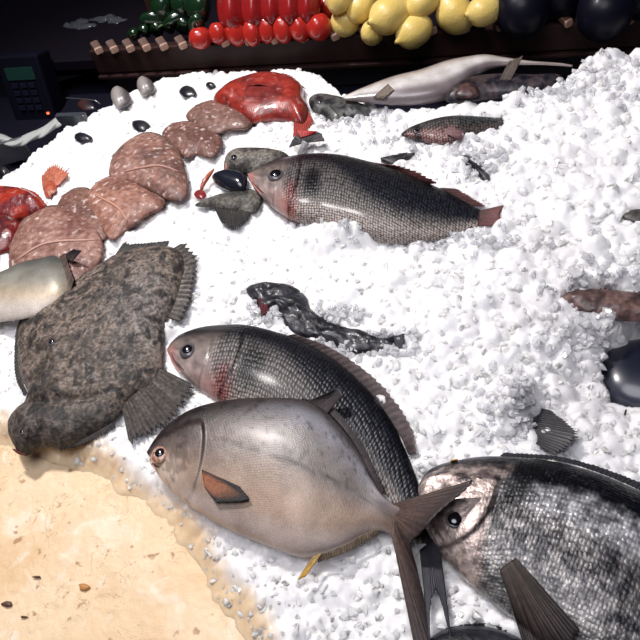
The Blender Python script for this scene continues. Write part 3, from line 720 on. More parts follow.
ins = inside(ICEPOLY, X, Y); dr = dist_line(rimw, X, Y); dn = dist_line(nearw, X, Y)
rimf = np.where(ins, sst(0, .022, dr+.01*(fbm(X*40, Y*40, 3)-.4)), 0)
nearf = np.where(ins, sst(0, .05, dn+.03*(fbm(X*25, Y*25, 4)-.5)), 0)
H = Hs(X, Y)
PR = proj(np.stack([X.ravel(), Y.ravel(), H.ravel()], 1)); PX = PR[:, 0].reshape(X.shape); PY = PR[:, 1].reshape(X.shape)
for poly, lim in FOOT:
    a, b = poly[:, 0], poly[:, 1]
    m = (X > a.min()) & (X < a.max()) & (Y > b.min()) & (Y < b.max())
    idx = np.where(m)
    q = inside(poly, X[idx], Y[idx]); ii = (idx[0][q], idx[1][q])
    H[ii] = np.minimum(H[ii], lim-.006)
def chunks(cell, amp, tilt, seed, keep=1.0, rad=.75):
    ci = np.floor(X/cell).astype(int); cj = np.floor(Y/cell).astype(int); out = np.full(X.shape, -9.)
    def h(a, b, k):
        v = np.sin(a*127.1+b*311.7+(seed+k)*74.7)*43758.5453; return v-np.floor(v)
    for di in (-1, 0, 1):
        for dj in (-1, 0, 1):
            a = ci+di; b = cj+dj
            px = (a+h(a, b, 1))*cell; py = (b+h(a, b, 2))*cell; dx = X-px; dy = Y-py
            ang = h(a, b, 6)*3.14; st = 1+.6*h(a, b, 7)
            u = (dx*np.cos(ang)+dy*np.sin(ang))/st; v = -dx*np.sin(ang)+dy*np.cos(ang)
            d = (np.abs(u)**2.6+np.abs(v)**2.6)**(1/2.6)/(cell*rad*(.6+.5*h(a, b, 8)))
            z = amp*(h(a, b, 3)-.5)*1.4+tilt*((h(a, b, 4)-.5)*dx+(h(a, b, 5)-.5)*dy)+amp*.9-amp*1.7*d**3.2
            out = np.maximum(out, np.where(h(a, b, 9) < keep, z, -9))
    return np.maximum(out, -amp*.9)
size = sst(150, 520, PX)                       # finer at the left, coarser at the right
big = chunks(.023, .0058, 1.6, 3, 1, .74); mid = chunks(.0135, .0040, 1.6, 9, 1, .74); sml = chunks(.0075, .0022, 1.0, 17)
coarse = np.maximum(big, mid*.9+.0005*0)+.25*sml
fine = np.maximum(mid*.8, chunks(.018, .004, .7, 30, .5))+.35*sml
CH = fine*(1-size)+coarse*size
CH = CH*(.35+.65*np.clip(nearf, 0, 1))
H = H+CH+.006*(fbm(X*22, Y*22, 12)-.5)
def bump_at(px, py, h, rx, ry=None, ang=0):
    """extra ice heaped on (or scooped from) a spot, size in metres"""
    global H
    z = ZI(px, py); c = S(px, py, z); ry = ry or rx
    ang = ang-.19; dx = X-c[0]; dy = Y-c[1]; u = dx*math.cos(ang)+dy*math.sin(ang); v = -dx*math.sin(ang)+dy*math.cos(ang)
    e = (u/rx)**2+(v/ry)**2
    H = H+h*np.exp(-e)*(.75+.5*vnoise(X*90, Y*90, 2))
HEAPS = [(350, 243, .036, .075, .024), (318, 236, .016, .040, .016), (235, 200, .0, .02, .02),
  (275, 322, .008, .012, .010), (335, 308, .008, .02, .008),
  (600, 282, .012, .05, .012), (560, 306, .010, .012, .02), (600, 330, .012, .04, .010), (625, 330, .014, .04, .014), (590, 368, .012, .012, .02),
  (510, 412, .030, .022, .020), (515, 395, .018, .02, .02), (228, 124, .006, .02, .01), (205, 160, .012, .02, .01), (130, 240, .012, .03, .012),
  (345, 124, .010, .02, .008), (465, 142, .012, .02, .006), (490, 126, .010, .008, .008), (280, 130, .010, .03, .008), (196, 262, .006, .012, .03),
  (170, 330, .010, .012, .012), (470, 108, .010, .03, .008), (520, 100, .010, .03, .010), (385, 158, .006, .02, .006), (600, 66, .02, .03, .02), (195, 170, .010, .014, .014)]
for q in HEAPS: bump_at(q[0], q[1], q[2], q[3], q[4])
flo = BASE-.002
H = flo+(H-flo)*rimf
H = np.where(nearf < 1, (H+.012)*(.10+.90*nearf)-.012-.012*(1-nearf), H)
H = np.where(ins, H, flo)
keepv = ins | (dr < .02) & (dist_line(nearw, X, Y) > .02)
ny, nx = X.shape
idm = -np.ones(X.shape, int); idm[keepv] = np.arange(keepv.sum())
q = np.stack([idm[:-1, :-1], idm[:-1, 1:], idm[1:, 1:], idm[1:, :-1]], -1).reshape(-1, 4)
q = q[(q >= 0).all(1)]
V = np.stack([X[keepv], Y[keepv], H[keepv]], 1)
stain = (1-sst(.0, .075, dn[keepv]+.05*(fbm(V[:, 0]*16, V[:, 1]*16, 5)-.5)))
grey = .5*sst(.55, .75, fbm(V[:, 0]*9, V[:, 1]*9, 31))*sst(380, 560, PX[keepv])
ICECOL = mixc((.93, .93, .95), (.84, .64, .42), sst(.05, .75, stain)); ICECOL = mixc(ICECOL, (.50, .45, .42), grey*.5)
me = bpy.data.meshes.new('crushed_ice'); me.vertices.add(len(V)); me.vertices.foreach_set('co', V.ravel())
me.loops.add(q.size); me.loops.foreach_set('vertex_index', q.ravel().astype(np.int32))
me.polygons.add(len(q)); me.polygons.foreach_set('loop_start', np.arange(0, q.size, 4, dtype=np.int32)); me.polygons.foreach_set('loop_total', np.full(len(q), 4, np.int32))
me.polygons.foreach_set('use_smooth', np.ones(len(q), bool)); me.update(calc_edges=True); me.validate()
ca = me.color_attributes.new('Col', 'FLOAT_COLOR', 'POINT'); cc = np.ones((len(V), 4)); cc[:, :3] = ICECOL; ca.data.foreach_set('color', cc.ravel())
MT['ice'] = mat('crushed_ice_white', attr=True, rough=.22, sss=.8, coat=.2, bump=(120, .4), ior=1.31)
me.materials.append(MT['ice'])
o = bpy.data.objects.new('crushed_ice', me); COL.objects.link(o)
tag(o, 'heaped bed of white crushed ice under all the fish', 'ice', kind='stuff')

# loose chips, glassy
def iceh(px, py):
    j = int(round((px-x0)/step)); i = int(round((py-y0)/step))
    if 0 <= i < ny and 0 <= j < nx and keepv[i, j] and ins[i, j]: return H[i, j], nearf[i, j]
    return None, 0
base = [(-1, -1, -.6), (1, -1, -.5), (1, 1, -.6), (-1, 1, -.5), (-.7, -.8, .6), (.8, -.6, .5), (.7, .8, .65), (-.8, .7, .5)]
bf = [(3, 2, 1, 0), (4, 5, 6, 7), (0, 1, 5, 4), (1, 2, 6, 5), (2, 3, 7, 6), (3, 0, 4, 7)]
spots = []
for k in range(7200):
    if k < 5800: px, py = random.uniform(-30, 680), random.uniform(45, 660)
    else:
        hx = random.choice([(262, 312, 14, 8), (330, 318, 24, 6), (350, 350, 30, 6), (375, 345, 30, 10), (600, 290, 40, 22), (590, 345, 30, 30), (600, 78, 50, 25), (520, 95, 40, 8), (515, 415, 22, 25), (440, 145, 60, 6), (480, 165, 25, 12), (350, 120, 30, 10), (420, 245, 80, 8), (330, 222, 40, 6)])
        px, py = random.gauss(hx[0], hx[2]*.7), random.gauss(hx[1], hx[3]*.7)
    p = S(px, py, ZI(px, py)) if k % 3 == 0 or k >= 5800 else S(px, py, 0)
    h, nf = iceh(p[0], p[1])
    if h is None or h < -.03 or nf < .3: continue
    if any(inside(f_[0], np.array([p[0]]), np.array([p[1]]))[0] and h < f_[1]+.004 for f_ in FOOT if f_[0][:, 0].min() < p[0] < f_[0][:, 0].max() and f_[0][:, 1].min() < p[1] < f_[0][:, 1].max()) and k < 5800: continue
    spots.append((p[0], p[1], h, px, int(k >= 5800)))
PHI = (1+5**.5)/2
ICO = np.array([(-1, PHI, 0), (1, PHI, 0), (-1, -PHI, 0), (1, -PHI, 0), (0, -1, PHI), (0, 1, PHI), (0, -1, -PHI), (0, 1, -PHI), (PHI, 0, -1), (PHI, 0, 1), (-PHI, 0, -1), (-PHI, 0, 1)])/1.9
ICF = [(0, 11, 5), (0, 5, 1), (0, 1, 7), (0, 7, 10), (0, 10, 11), (1, 5, 9), (5, 11, 4), (11, 10, 2), (10, 7, 6), (7, 1, 8), (3, 9, 4), (3, 4, 2), (3, 2, 6), (3, 6, 8), (3, 8, 9), (4, 9, 5), (2, 4, 11), (6, 2, 10), (8, 6, 7), (9, 8, 1)]
MT['chip'] = mat('clear_ice', (.95, .95, .97), .12, trans=.5, coat=.3, ior=1.31)
MT['chip2'] = mat('white_ice_lump', (.95, .95, .97), .2, sss=.8, coat=.2, bump=(120, .3), ior=1.31)
def rotm():
    q_ = RNG.normal(size=4); q_ /= np.linalg.norm(q_); w0, a_, b_, c_ = q_
    return np.array([[1-2*(b_*b_+c_*c_), 2*(a_*b_-c_*w0), 2*(a_*c_+b_*w0)], [2*(a_*b_+c_*w0), 1-2*(a_*a_+c_*c_), 2*(b_*c_-a_*w0)], [2*(a_*c_-b_*w0), 2*(b_*c_+a_*w0), 1-2*(a_*a_+b_*b_)]])
for kind_, nm, lb in ((0, 'ice_lumps', 'small white frosted lumps scattered over the crushed ice'), (1, 'ice_chips', 'clear glassy ice chips around the half-buried dark fish')):
    CV = []; CF = []
    for (px, py, h, u, hot) in spots:
        if hot != kind_: continue
        sz = RNG.uniform(.0036, .0080)*(1+.5*min(max((u-150)/400, 0), 1))*(1 if not hot else .85)
        v = ICO*(1+RNG.uniform(-.22, .22, (12, 1)))*np.array([1, RNG.uniform(.6, .95), RNG.uniform(.45, .75)])*sz
        v = v@rotm().T+np.array([px, py, h-sz*(.62 if not hot else -.15)]); n0 = len(CV)*12
        CV.append(v); CF += [(a_+n0, b_+n0, c_+n0) for a_, b_, c_ in ICF]
    o = finish(nm, np.vstack(CV), CF, MT['chip' if kind_ else 'chip2'], smooth=False)
    tag(o, lb, 'ice', kind='stuff')

# ---- melting tan ledge in the near left corner
def tan_z(x, y): return -.020+.0035*(fbm(x*22, y*22, 3)-.5)+.0022*(fbm(x*75, y*75, 5)-.5)
gx = np.arange(-.95, .15, .004); gy = np.arange(.02, .95, .004); X2, Y2 = np.meshgrid(gx, gy)
Z2 = tan_z(X2, Y2)
n_, m_ = X2.shape
Vt = np.stack([X2.ravel(), Y2.ravel(), Z2.ravel()], 1); Vb = Vt.copy(); Vb[:, 2] = BASE+.001
def slab_faces():
    F = gridfaces(n_, m_); N = n_*m_
    F += [tuple(N+i for i in f[::-1]) for f in gridfaces(n_, m_)]
    ring = [j for j in range(m_)]+[i*m_+m_-1 for i in range(1, n_)]+[(n_-1)*m_+j for j in range(m_-2, -1, -1)]+[i*m_ for i in range(n_-2, 0, -1)]
    for a, b in zip(ring, ring[1:]+ring[:1]): F.append((b, a, N+a, N+b))
    return F
m = mat('tan_stone', (.78, .56, .31), .5, coat=.06, bump=(90, 1.0), sss=.1)
N, L = nt(m); b = N['Principled BSDF']; tc = N.new('ShaderNodeTexCoord')
def nz(scale, detail=5, dist=0.0):
    t = N.new('ShaderNodeTexNoise'); t.inputs['Scale'].default_value = scale; t.inputs['Detail'].default_value = detail; t.inputs['Distortion'].default_value = dist
    L.new(tc.outputs['Object'], t.inputs['Vector']); return t.outputs['Fac']
def rng(src, a, b_, c=0, d=1):
    r = N.new('ShaderNodeMapRange'); r.inputs['From Min'].default_value = a; r.inputs['From Max'].default_value = b_; r.inputs['To Min'].default_value = c; r.inputs['To Max'].default_value = d
    L.new(src, r.inputs['Value']); return r.outputs['Result']
def mixn(f, A_, B_):
    x = N.new('ShaderNodeMix'); x.data_type = 'RGBA'; L.new(f, x.inputs['Factor'])
    for s_, v in (('A', A_), ('B', B_)):
        if isinstance(v, tuple): x.inputs[s_].default_value = (*v, 1)
        else: L.new(v, x.inputs[s_])
    return x.outputs['Result']
c1 = mixn(rng(nz(9, 6, .6), .38, .64), (.86, .66, .43), (.76, .53, .30))
c1 = mixn(rng(nz(26, 5, .8), .55, .75), c1, (.90, .78, .62))
v = N.new('ShaderNodeTexNoise'); v.inputs['Scale'].default_value = 34; v.inputs['Detail'].default_value = 5; v.inputs['Distortion'].default_value = 1.2; L.new(tc.outputs['Object'], v.inputs['Vector'])
sub = N.new('ShaderNodeMath'); sub.operation = 'SUBTRACT'; sub.inputs[1].default_value = .5; L.new(v.outputs['Fac'], sub.inputs[0])
ab = N.new('ShaderNodeMath'); ab.operation = 'ABSOLUTE'; L.new(sub.outputs[0], ab.inputs[0])
vein = rng(ab.outputs[0], .0, .012, .55, 0)
gate = rng(nz(14), .44, .54); mu = N.new('ShaderNodeMath'); mu.operation = 'MULTIPLY'; L.new(vein, mu.inputs[0]); L.new(gate, mu.inputs[1])
c1 = mixn(mu.outputs[0], c1, (.34, .17, .06))
c1 = mixn(rng(nz(60, 2), .66, .72, 0, .8), c1, (.36, .19, .08))
L.new(c1, b.inputs['Base Color'])
o = finish('stone_ledge', np.vstack([Vt, Vb]), slab_faces(), m)
tag(o, 'wet tan stone ledge with brown flecks at the near left corner of the ice', 'ledge')
# dark crumbs lying on the ledge
MT['crumb'] = mat('crumb', (.10, .05, .03), .5)
for k, (px, py, r, lb) in enumerate([(7, 604, 5, 'dark round crumb on the tan ledge by the left picture edge'), (84, 587, 6, 'rust-brown crumb on the tan ledge, biggest of the specks'), (37, 577, 4, 'thin brown crumb on the tan ledge'), (24, 617, 4, 'dark curved crumb nearest the bottom left corner')]):
    z0 = -.021+.002; mm = MT['crumb'] if k != 1 else mat('rust_crumb', (.50, .23, .07), .5)
    o, _ = inflate('crumb', [(px+r*(1+.3*math.sin(k*3+i*2.1))*math.cos(i*.785), py+r*(.6 if k < 2 else .3)*math.sin(i*.785)) for i in range(8)], .0022, z0+.001, mm, None, dk((.1, .05, .03), (.05, .03, .02)), n=32, rings=8, foot=False)
    tag(o, lb, 'crumb', 'crumbs on the ledge')
# ================================================================== RAIL, PRODUCE, BACKGROUND
def boxmesh(c, ux, uy, uz, bev=0):
    c, ux, uy, uz = map(np.asarray, (c, ux, uy, uz))
    V = [c+a*ux+b*uy+d*uz for d in (-1, 1) for b in (-1, 1) for a in (-1, 1)]
    F = [(0, 2, 3, 1), (4, 5, 7, 6), (0, 1, 5, 4), (2, 6, 7, 3), (0, 4, 6, 2), (1, 3, 7, 5)]
    return V, F
def addbox(name, c, ux, uy, uz, m, parent=None, bev=.001):
    V, F = boxmesh(c, ux, uy, uz); V = np.array(V)
    o = finish(name, V, F, m, parent, smooth=False, loc=origin(V))
    if bev:
        b = o.modifiers.new('bevel', 'BEVEL'); b.width = bev; b.segments = 2
    return o
Zt = .052
PL = S(108, 50, Zt); PRt = S(640, 19, Zt)
ex = (PRt-PL); rail_len = np.linalg.norm(ex[:2]); ex = ex/np.linalg.norm(ex); ey = np.array([-ex[1], ex[0], 0]); ez = np.array([0, 0, 1.])
MT['wood'] = mat('dark_wood', (.020, .009, .010), .45, coat=.03, noise=(30, (.036, .016, .014), .2), bump=(70, .4))
lowspec(MT['wood'], .2)
MT['wood2'] = mat('slat_wood', (.13, .07, .05), .5, noise=(60, (.07, .035, .025), .2), bump=(120, .5))
MT['cut'] = mat('cut_wood', (.50, .32, .24), .6, noise=(90, (.34, .2, .14), .2), bump=(160, .5))
rail = thing('wooden_rail', PL+ex*.5-ez*.13, 'dark brown wooden rail with a toothed top edge between vegetables and ice', 'rail')
t0, t1 = -.05, rail_len+.25
c = PL+ex*((t0+t1)/2)+ey*.014-ez*.030
addbox('front_board', c, ex*((t1-t0)/2), ey*.012, ez*.028, MT['wood'], rail, .004)
addbox('lower_lip', c-ey*.006-ez*.034, ex*((t1-t0)/2), ey*.014, ez*.004, MT['wood'], rail, .002)
addbox('plinth', c+ey*.02-ez*.066, ex*((t1-t0)/2), ey*.012, ez*.029, mat('plinth_dark', (.008, .007, .012), .7), rail, .002)
xs = [100, 115.4, 131.6, 147.7, 165, 184, 204, 226, 250, 276, 305, 336, 368, 400, 433, 466, 500, 534, 568, 600, 631, 662]
ys = [51, 51, 50, 49, 48.5, 47.5, 46, 45, 43.5, 42, 40.5, 37, 35, 33, 31, 29, 27, 25, 23, 20, 18, 16]
for px in xs:
    t = ((S(px, 0, Zt)-PL)@ex)
    # find the point on the rail line seen at this column
    lo, hi = -.3, rail_len+.4
    for _ in range(40):
        mid_ = (lo+hi)/2
        if proj(PL+ex*mid_)[0, 0] < px: lo = mid_
        else: hi = mid_
    p = PL+ex*lo
    ax_ = (-ey*.70+ex*.62-ez*.36); ax_ /= np.linalg.norm(ax_)
    sd = np.cross(ax_, ez); sd /= np.linalg.norm(sd); upv = np.cross(sd, ax_)
    hw, hh2, Lg = .0095, .0060, .020
    Vv = []; nn = 20; 
    for (f, inset) in ((-Lg, 1), (-.006, 1), (0.0, 1), (.003, .9)):
        for j in range(nn):
            g = 2*math.pi*j/nn; cx_, sy_ = math.cos(g), math.sin(g)
            q1 = math.copysign(abs(cx_)**.45, cx_)*hw*inset; q2 = math.copysign(abs(sy_)**.45, sy_)*hh2*inset
            Vv.append(p-ey*.004+ez*.003+ax_*(f+q2*-.5)+sd*q1+upv*q2)
    Vv = np.array(Vv); Fs = gridfaces(4, nn, True); Fs.append(tuple(range(nn))[::-1]); Fs.append(tuple(range(3*nn, 4*nn)))
    o = finish('slat', Vv, Fs, [MT['wood2'], MT['cut']], rail, smooth=False, loc=origin(Vv))
    o.data.polygons[-1].material_index = 1
    for i in range(2*nn, 3*nn): o.data.polygons[i].material_index = 1
# display shelf behind the rail
shelf = addbox('produce_shelf', PL+ex*(rail_len/2)+ey*.24-ez*.05, ex*(rail_len/2+.45), ey*.21, ez*.012, lowspec(mat('shelf_dark', (.008, .006, .010), .7)), None, .002)
tag(shelf, 'dark shelf carrying the vegetables behind the wooden rail', 'shelf')

def rev(name, prof, c, axis, m, parent=None, k=36, lob=0, lobn=5, bend=0, seed=1, lump=0):
    """body of revolution along axis; prof = [(along, radius)]"""
    P = spline(prof, 30); a = np.asarray(axis, float); a /= np.linalg.norm(a)
    u = np.cross(a, [0.13, .21, 1.]); u /= np.linalg.norm(u); v = np.cross(a, u); V = []
    Lt = P[-1, 0]-P[0, 0]
    for (t, r) in P:
        for j in range(k):
            g = 2*math.pi*j/k; rr = max(r, 1e-5)*(1+lob*math.cos(lobn*g)*(.5+.5*math.sin(math.pi*(t-P[0, 0])/Lt)))
            if lump: rr *= 1+lump*(float(vnoise(np.array(3+2*math.cos(g)+t*40), np.array(3+2*math.sin(g)), seed))-.5)
            q_ = (t-P[0, 0])/Lt-.5
            V.append(np.asarray(c)+a*t+rr*(math.cos(g)*u+math.sin(g)*v)+v*bend*(q_*q_*4-.5))
    F = gridfaces(len(P), k, True); F.append(tuple(range(k))[::-1]); F.append(tuple(range((len(P)-1)*k, len(P)*k)))
    V = np.array(V)
    return finish(name, V, F, m, parent, loc=origin(V))
def rad_at(px, py, z, rpx): return rpx/F_PX*float((S(px, py, z)-CP)@Fw)
MT['tom'] = mat('tomato_skin', (.46, .030, .020), .2, coat=.35, sss=.1, noise=(8, (.38, .015, .012), .2))
MT['pep'] = mat('red_pepper_skin', (.30, .014, .014), .22, coat=.3, noise=(10, (.22, .008, .010), .2))
MT['grn'] = mat('green_pepper_skin', (.008, .030, .010), .14, coat=.9, noise=(14, (.005, .016, .007), .2))
MT['stem'] = mat('stem', (.09, .16, .04), .5)
MT['lem'] = mat('lemon_peel', (.78, .56, .14), .34, coat=.25, noise=(18, (.80, .63, .24), .2), bump=(260, .5))
MT['nib'] = mat('lemon_tip', (.38, .26, .08), .5)
MT['aub'] = lowspec(mat('aubergine_skin', (.004, .004, .010), .4, coat=.06), .2)
view = -Fw
def cen(px, py, z): return S(px, py, z)
toms = [(200, 38, 11.5, 11), (218, 33, 9.5, 11), (236, 31, 11, 15), (252, 33, 9.5, 13), (267, 29, 10, 14), (283, 29, 10.5, 14), (300, 28, 11, 13.5), (319, 27, 12.5, 13.5), (328, 8, 12, 13)]
tl = ['red tomato at the left end of the front row, beside the green peppers', 'small red tomato second from the left end of the front row', 'tall plum tomato third from the left in the front row', 'narrow plum tomato fourth from the left in the front row', 'plum tomato in the middle of the front row', 'plum tomato sixth from the left in the front row', 'plum tomato third from the lemons in the front row' , 'round red tomato in the front row touching the nearest lemon', 'red tomato lying higher up against the lemons']
tl[6] = 'plum tomato next but one to the lemons in the front row'
for (px, py, rx, ry), lb in zip(toms, tl):
    z = Zt+.022; c = cen(px, py, z); r = rad_at(px, py, z, rx); h = r*ry/rx
    t = thing('tomato', c-ez*r, lb, 'tomato', 'tomatoes behind the rail')
    ax_ = np.array([.15*random.uniform(-1, 1), .45, .9]); ax_ /= np.linalg.norm(ax_)
    rev('fruit', [(-h, 0), (-h*.93, r*.35), (-h*.6, r*.82), (0, r), (h*.55, r*.86), (h*.86, r*.5), (h*.84, r*.16), (h*.74, 0)], c, ax_, MT['tom'], t, lob=.03)
    rev('stem_scar', [(h*.72, r*.10), (h*.85, r*.09), (h*.9, r*.03)], c, ax_, MT['stem'], t, k=10)
peps = [(233, 8, 15, 20), (254, 8, 12, 18), (272, 6, 12, 17), (291, 6, 12, 17), (308, 4, 12, 17)]
pl_ = ['big red pepper at the left end of the upper row', 'red pepper second from the left in the upper row', 'red pepper in the middle of the upper row', 'red pepper second from the right in the upper row', 'red pepper at the right end of the upper row, by the lemons']
for (px, py, rx, ry), lb in zip(peps, pl_):
    z = Zt+.060; c = cen(px, py, z); r = rad_at(px, py, z, rx); h = r*ry/rx*1.1
    t = thing('red_pepper', c-ez*r, lb, 'pepper', 'red peppers in the upper row')
    ax_ = np.array([.25, .6, .75]); ax_ /= np.linalg.norm(ax_)
    rev('fruit', [(-h, 0), (-h*.95, r*.35), (-h*.6, r*.85), (0, r), (h*.6, r*.95), (h*.9, r*.6), (h*.85, r*.1)], c, ax_, MT['pep'], t, lob=.09, lobn=4)
    rev('stem', [(h*.8, r*.16), (h*1.1, r*.12), (h*1.3, r*.14)], c, ax_, MT['stem'], t, k=12)
lems = [(345, 22, 14.5, 16, (.2, -.5, .3)), (372, 33, 11.5, 15, (-.1, -.6, .8)), (390, 15, 18, 24, (-.9, -.35, .1)), (414, 31, 16, 21, (-.95, -.4, -.1)), (361, 5, 15, 20, (.6, .5, .3)), (423, 2, 14, 22, (.9, .3, .2)), (455, 14, 18, 22, (-.6, .2, .9)), (484, 11, 14.5, 19, (-.95, -.1, .1)), (340, -4, 14, 18, (.5, .5, .5))]
ll = ['lemon at the left end of the pile, touching the tomatoes', 'small upright lemon hanging over the rail, second from the left', 'large long lemon lying on top of the lower lemons in the middle', 'lemon in the bottom middle, its tip pointing left over the rail', 'lemon behind the left end of the pile', 'lemon cut by the top edge in the middle of the pile', 'big rounded lemon second from the right', 'lemon at the right end, its tip pointing left', 'lemon cut by the top edge above the left end']
lz = [.020, .016, .048, .018, .050, .060, .030, .050, .075]
for (px, py, rx, ry, ax_), lb, dz in zip(lems, ll, lz):
    z = Zt+dz; c = cen(px, py, z); r = rad_at(px, py, z, rx); h = r*max(1.12, min(ry/rx, 1.4)); a = np.array(ax_, float); a /= np.linalg.norm(a)
    t = thing('lemon', c-ez*r, lb, 'lemon', 'pile of lemons')
    rev('fruit', [(-h, 0), (-h*.93, r*.34), (-h*.55, r*.84), (0, r), (h*.5, r*.88), (h*.82, r*.50), (h*.98, r*.20), (h*1.08, r*.13), (h*1.12, 0)], c, a, MT['lem'], t, lump=.05, seed=int(px))
    rev('tip', [(h*1.08, r*.10), (h*1.14, r*.09), (h*1.16, .0)], c, a, MT['nib'], t, k=10)
grs = [(134, 35, 6, 12, (.2, -.7, .6)), (145, 31, 6.5, 12, (.1, -.7, .6)), (157, 29, 7, 12, (.2, -.6, .7)), (169, 27, 6.5, 12, (.1, -.7, .6)), (184, 25, 9, 14, (.15, -.6, .7)), (157, 19, 7, 17, (-.9, .1, .25)), (175, 18, 7, 15, (.95, .1, .2)), (197, 24, 8, 12, (.2, -.2, .7)), (163, 5, 11, 15, (.4, .2, .8)), (200, 5, 13, 17, (.2, .2, .8)), (182, 3, 10, 14, (.3, .2, .8))]
gl = ['small green pepper at the far left end above the rail', 'green pepper second from the left above the rail', 'green pepper third from the left, under the one lying flat', 'green pepper in the lower row with a long highlight', 'plump green pepper near the tomatoes', 'green pepper lying flat across the lower ones', 'green pepper lying across next to the flat one', 'dark green pepper touching the first tomato', 'dark green pepper in the shade at the top left', 'dark green pepper beside the big red pepper', 'dark green pepper in the shade, between its two top neighbours']
for k, ((px, py, rx, ry, ax_), lb) in enumerate(zip(grs, gl)):
    z = Zt+(.014 if k < 5 else .035 if k < 8 else .06); c = cen(px, py, z); r = rad_at(px, py, z, rx); h = r*ry/rx; a = np.array(ax_, float); a /= np.linalg.norm(a)
    t = thing('green_pepper', c-ez*r, lb, 'pepper', 'green peppers above the rail')
    rev('fruit', [(-h, 0), (-h*.92, r*.4), (-h*.4, r*.95), (.2*h, r), (h*.7, r*.75), (h*.95, r*.4), (h, 0)], c, a, MT['grn'], t, lob=.08, lobn=3, bend=r*.25)
    rev('stem', [(-h*.9, r*.16), (-h*1.15, r*.12), (-h*1.3, r*.13)], c, a, MT['stem'], t, k=10)
aub = [(524, 22, 26, 40, (.1, .7, .5)), (560, 2, 26, 40, (.2, .7, .5)), (604, 24, 27, 40, (.3, .7, .4)), (640, 2, 25, 40, (.3, .7, .4))]
al = ['black aubergine hanging over the rail right of the lemons', 'black aubergine cut by the top edge between its neighbours', 'black aubergine hanging over the rail farther right', 'black aubergine in the top right corner']
for (px, py, rx, ry, ax_), lb in zip(aub, al):
    z = Zt+.030; c = cen(px, py, z); r = rad_at(px, py, z, rx); h = r*ry/rx; a = np.array(ax_, float); a /= np.linalg.norm(a)
    c = c+a*h*.6
    t = thing('aubergine', c-ez*r, lb, 'aubergine', 'aubergines behind the rail')
    rev('fruit', [(-h, 0), (-h*.93, r*.45), (-h*.6, r*.9), (-h*.2, r), (h*.4, r*.75), (h*.9, r*.5), (h, 0)], c, a, MT['aub'], t)
    rev('calyx', [(h*.85, r*.58), (h*.98, r*.5), (h*1.1, r*.15), (h*1.4, r*.12)], c, a, MT['grn'], t, k=16, lob=.1)

# ---- tray, counter, room
dkm = lowspec(mat('dark_paint', (.006, .006, .014), .6)); steel = mat('steel', (.42, .44, .46), .28, metal=.9)
tray = addbox('display_counter', (0, .72, BASE-.022), (1.7, 0, 0), (0, .95, 0), (0, 0, .020), lowspec(mat('counter_dark', (.008, .008, .016), .6)), None, .004)
tag(tray, 'dark counter top that carries the ice and fish', 'counter')
ped = addbox('counter_base', (0, .72, BASE-.042-.40), (1.6, 0, 0), (0, .88, 0), (0, 0, .40), dkm, None, .004)
tag(ped, 'dark base under the fish counter', 'counter')
FL = BASE-.842
o = addbox('floor', (0, 1, FL-.02), (5, 0, 0), (0, 5, 0), (0, 0, .02), mat('floor_dark', (.02, .02, .028), .5), None, 0); o['kind'] = 'structure'
o = addbox('wall_back', (0, 4.2, FL+1.5), (5, 0, 0), (0, .05, 0), (0, 0, 1.5), mat('wall_dark', (.010, .010, .018), .8), None, 0); o['kind'] = 'structure'
o = addbox('wall_left', (-3.2, 1, FL+1.5), (.05, 0, 0), (0, 3.3, 0), (0, 0, 1.5), mat('wall_dark_left', (.010, .010, .018), .8), None, 0); o['kind'] = 'structure'
# steel rim with a white cloth at the left back of the ice
a = S(-30, 157, -.02); b2 = S(23, 142, -.02); d = b2-a; d /= np.linalg.norm(d); pn = np.array([-d[1], d[0], 0])
o = addbox('tray_rim', (a+b2)/2+pn*.012-ez*.02, (b2-a)/2*1.0, pn*.004, ez*.026, steel, None, .0015); tag(o, 'thin steel tray edge at the left behind the ice', 'tray edge')
def cloth_strip(pts, w, m, name):
    Q = spline(pts, 40); V = []
    for i, q_ in enumerate(Q):
        p = S(q_[0], q_[1], q_[2]); t = Q[min(i+1, 39)]-Q[max(i-1, 0)]
        for j in range(9):
            v = (j/8-.5); pp = S(q_[0]-t[1]/np.hypot(t[0], t[1]+1e-9)*v*w, q_[1]+t[0]/np.hypot(t[0], t[1]+1e-9)*v*w, q_[2]+.006*math.cos(v*3)+.002*math.sin(i*.8+j)); V.append(pp)
    V = np.array(V); o = finish(name, V, gridfaces(40, 9), m, None, loc=origin(V)); md = o.modifiers.new('thick', 'SOLIDIFY'); md.thickness = .003; return o
o = cloth_strip([(-30, 138, -.02), (0, 138, -.018), (14, 143, -.02), (30, 137, -.012), (46, 130, -.006), (58, 121, .004)], 9, mat('white_cloth', (.42, .44, .42), .8, bump=(60, .6)), 'wrung_cloth')
tag(o, 'pale wrung cloth lying along the steel tray edge at the left', 'cloth')
# clear plastic holder and small metal tag
c = S(74, 122, -.01)
o = addbox('glass_block', c, ex*.034, ey*.006, ez*.020, mat('smoked_glass', (.08, .09, .11), .15, trans=.4), None, .001); tag(o, 'low smoked glass block standing at the left rim of the ice', 'glass block')
o = tube('metal_skewer', [(66, 98, .0), (80, 99, .006), (96, 101, .01), (100, 104, .0)], .0016, steel, None, taper=False); tag(o, 'thin metal skewer lying past the left rim of the ice', 'skewer')
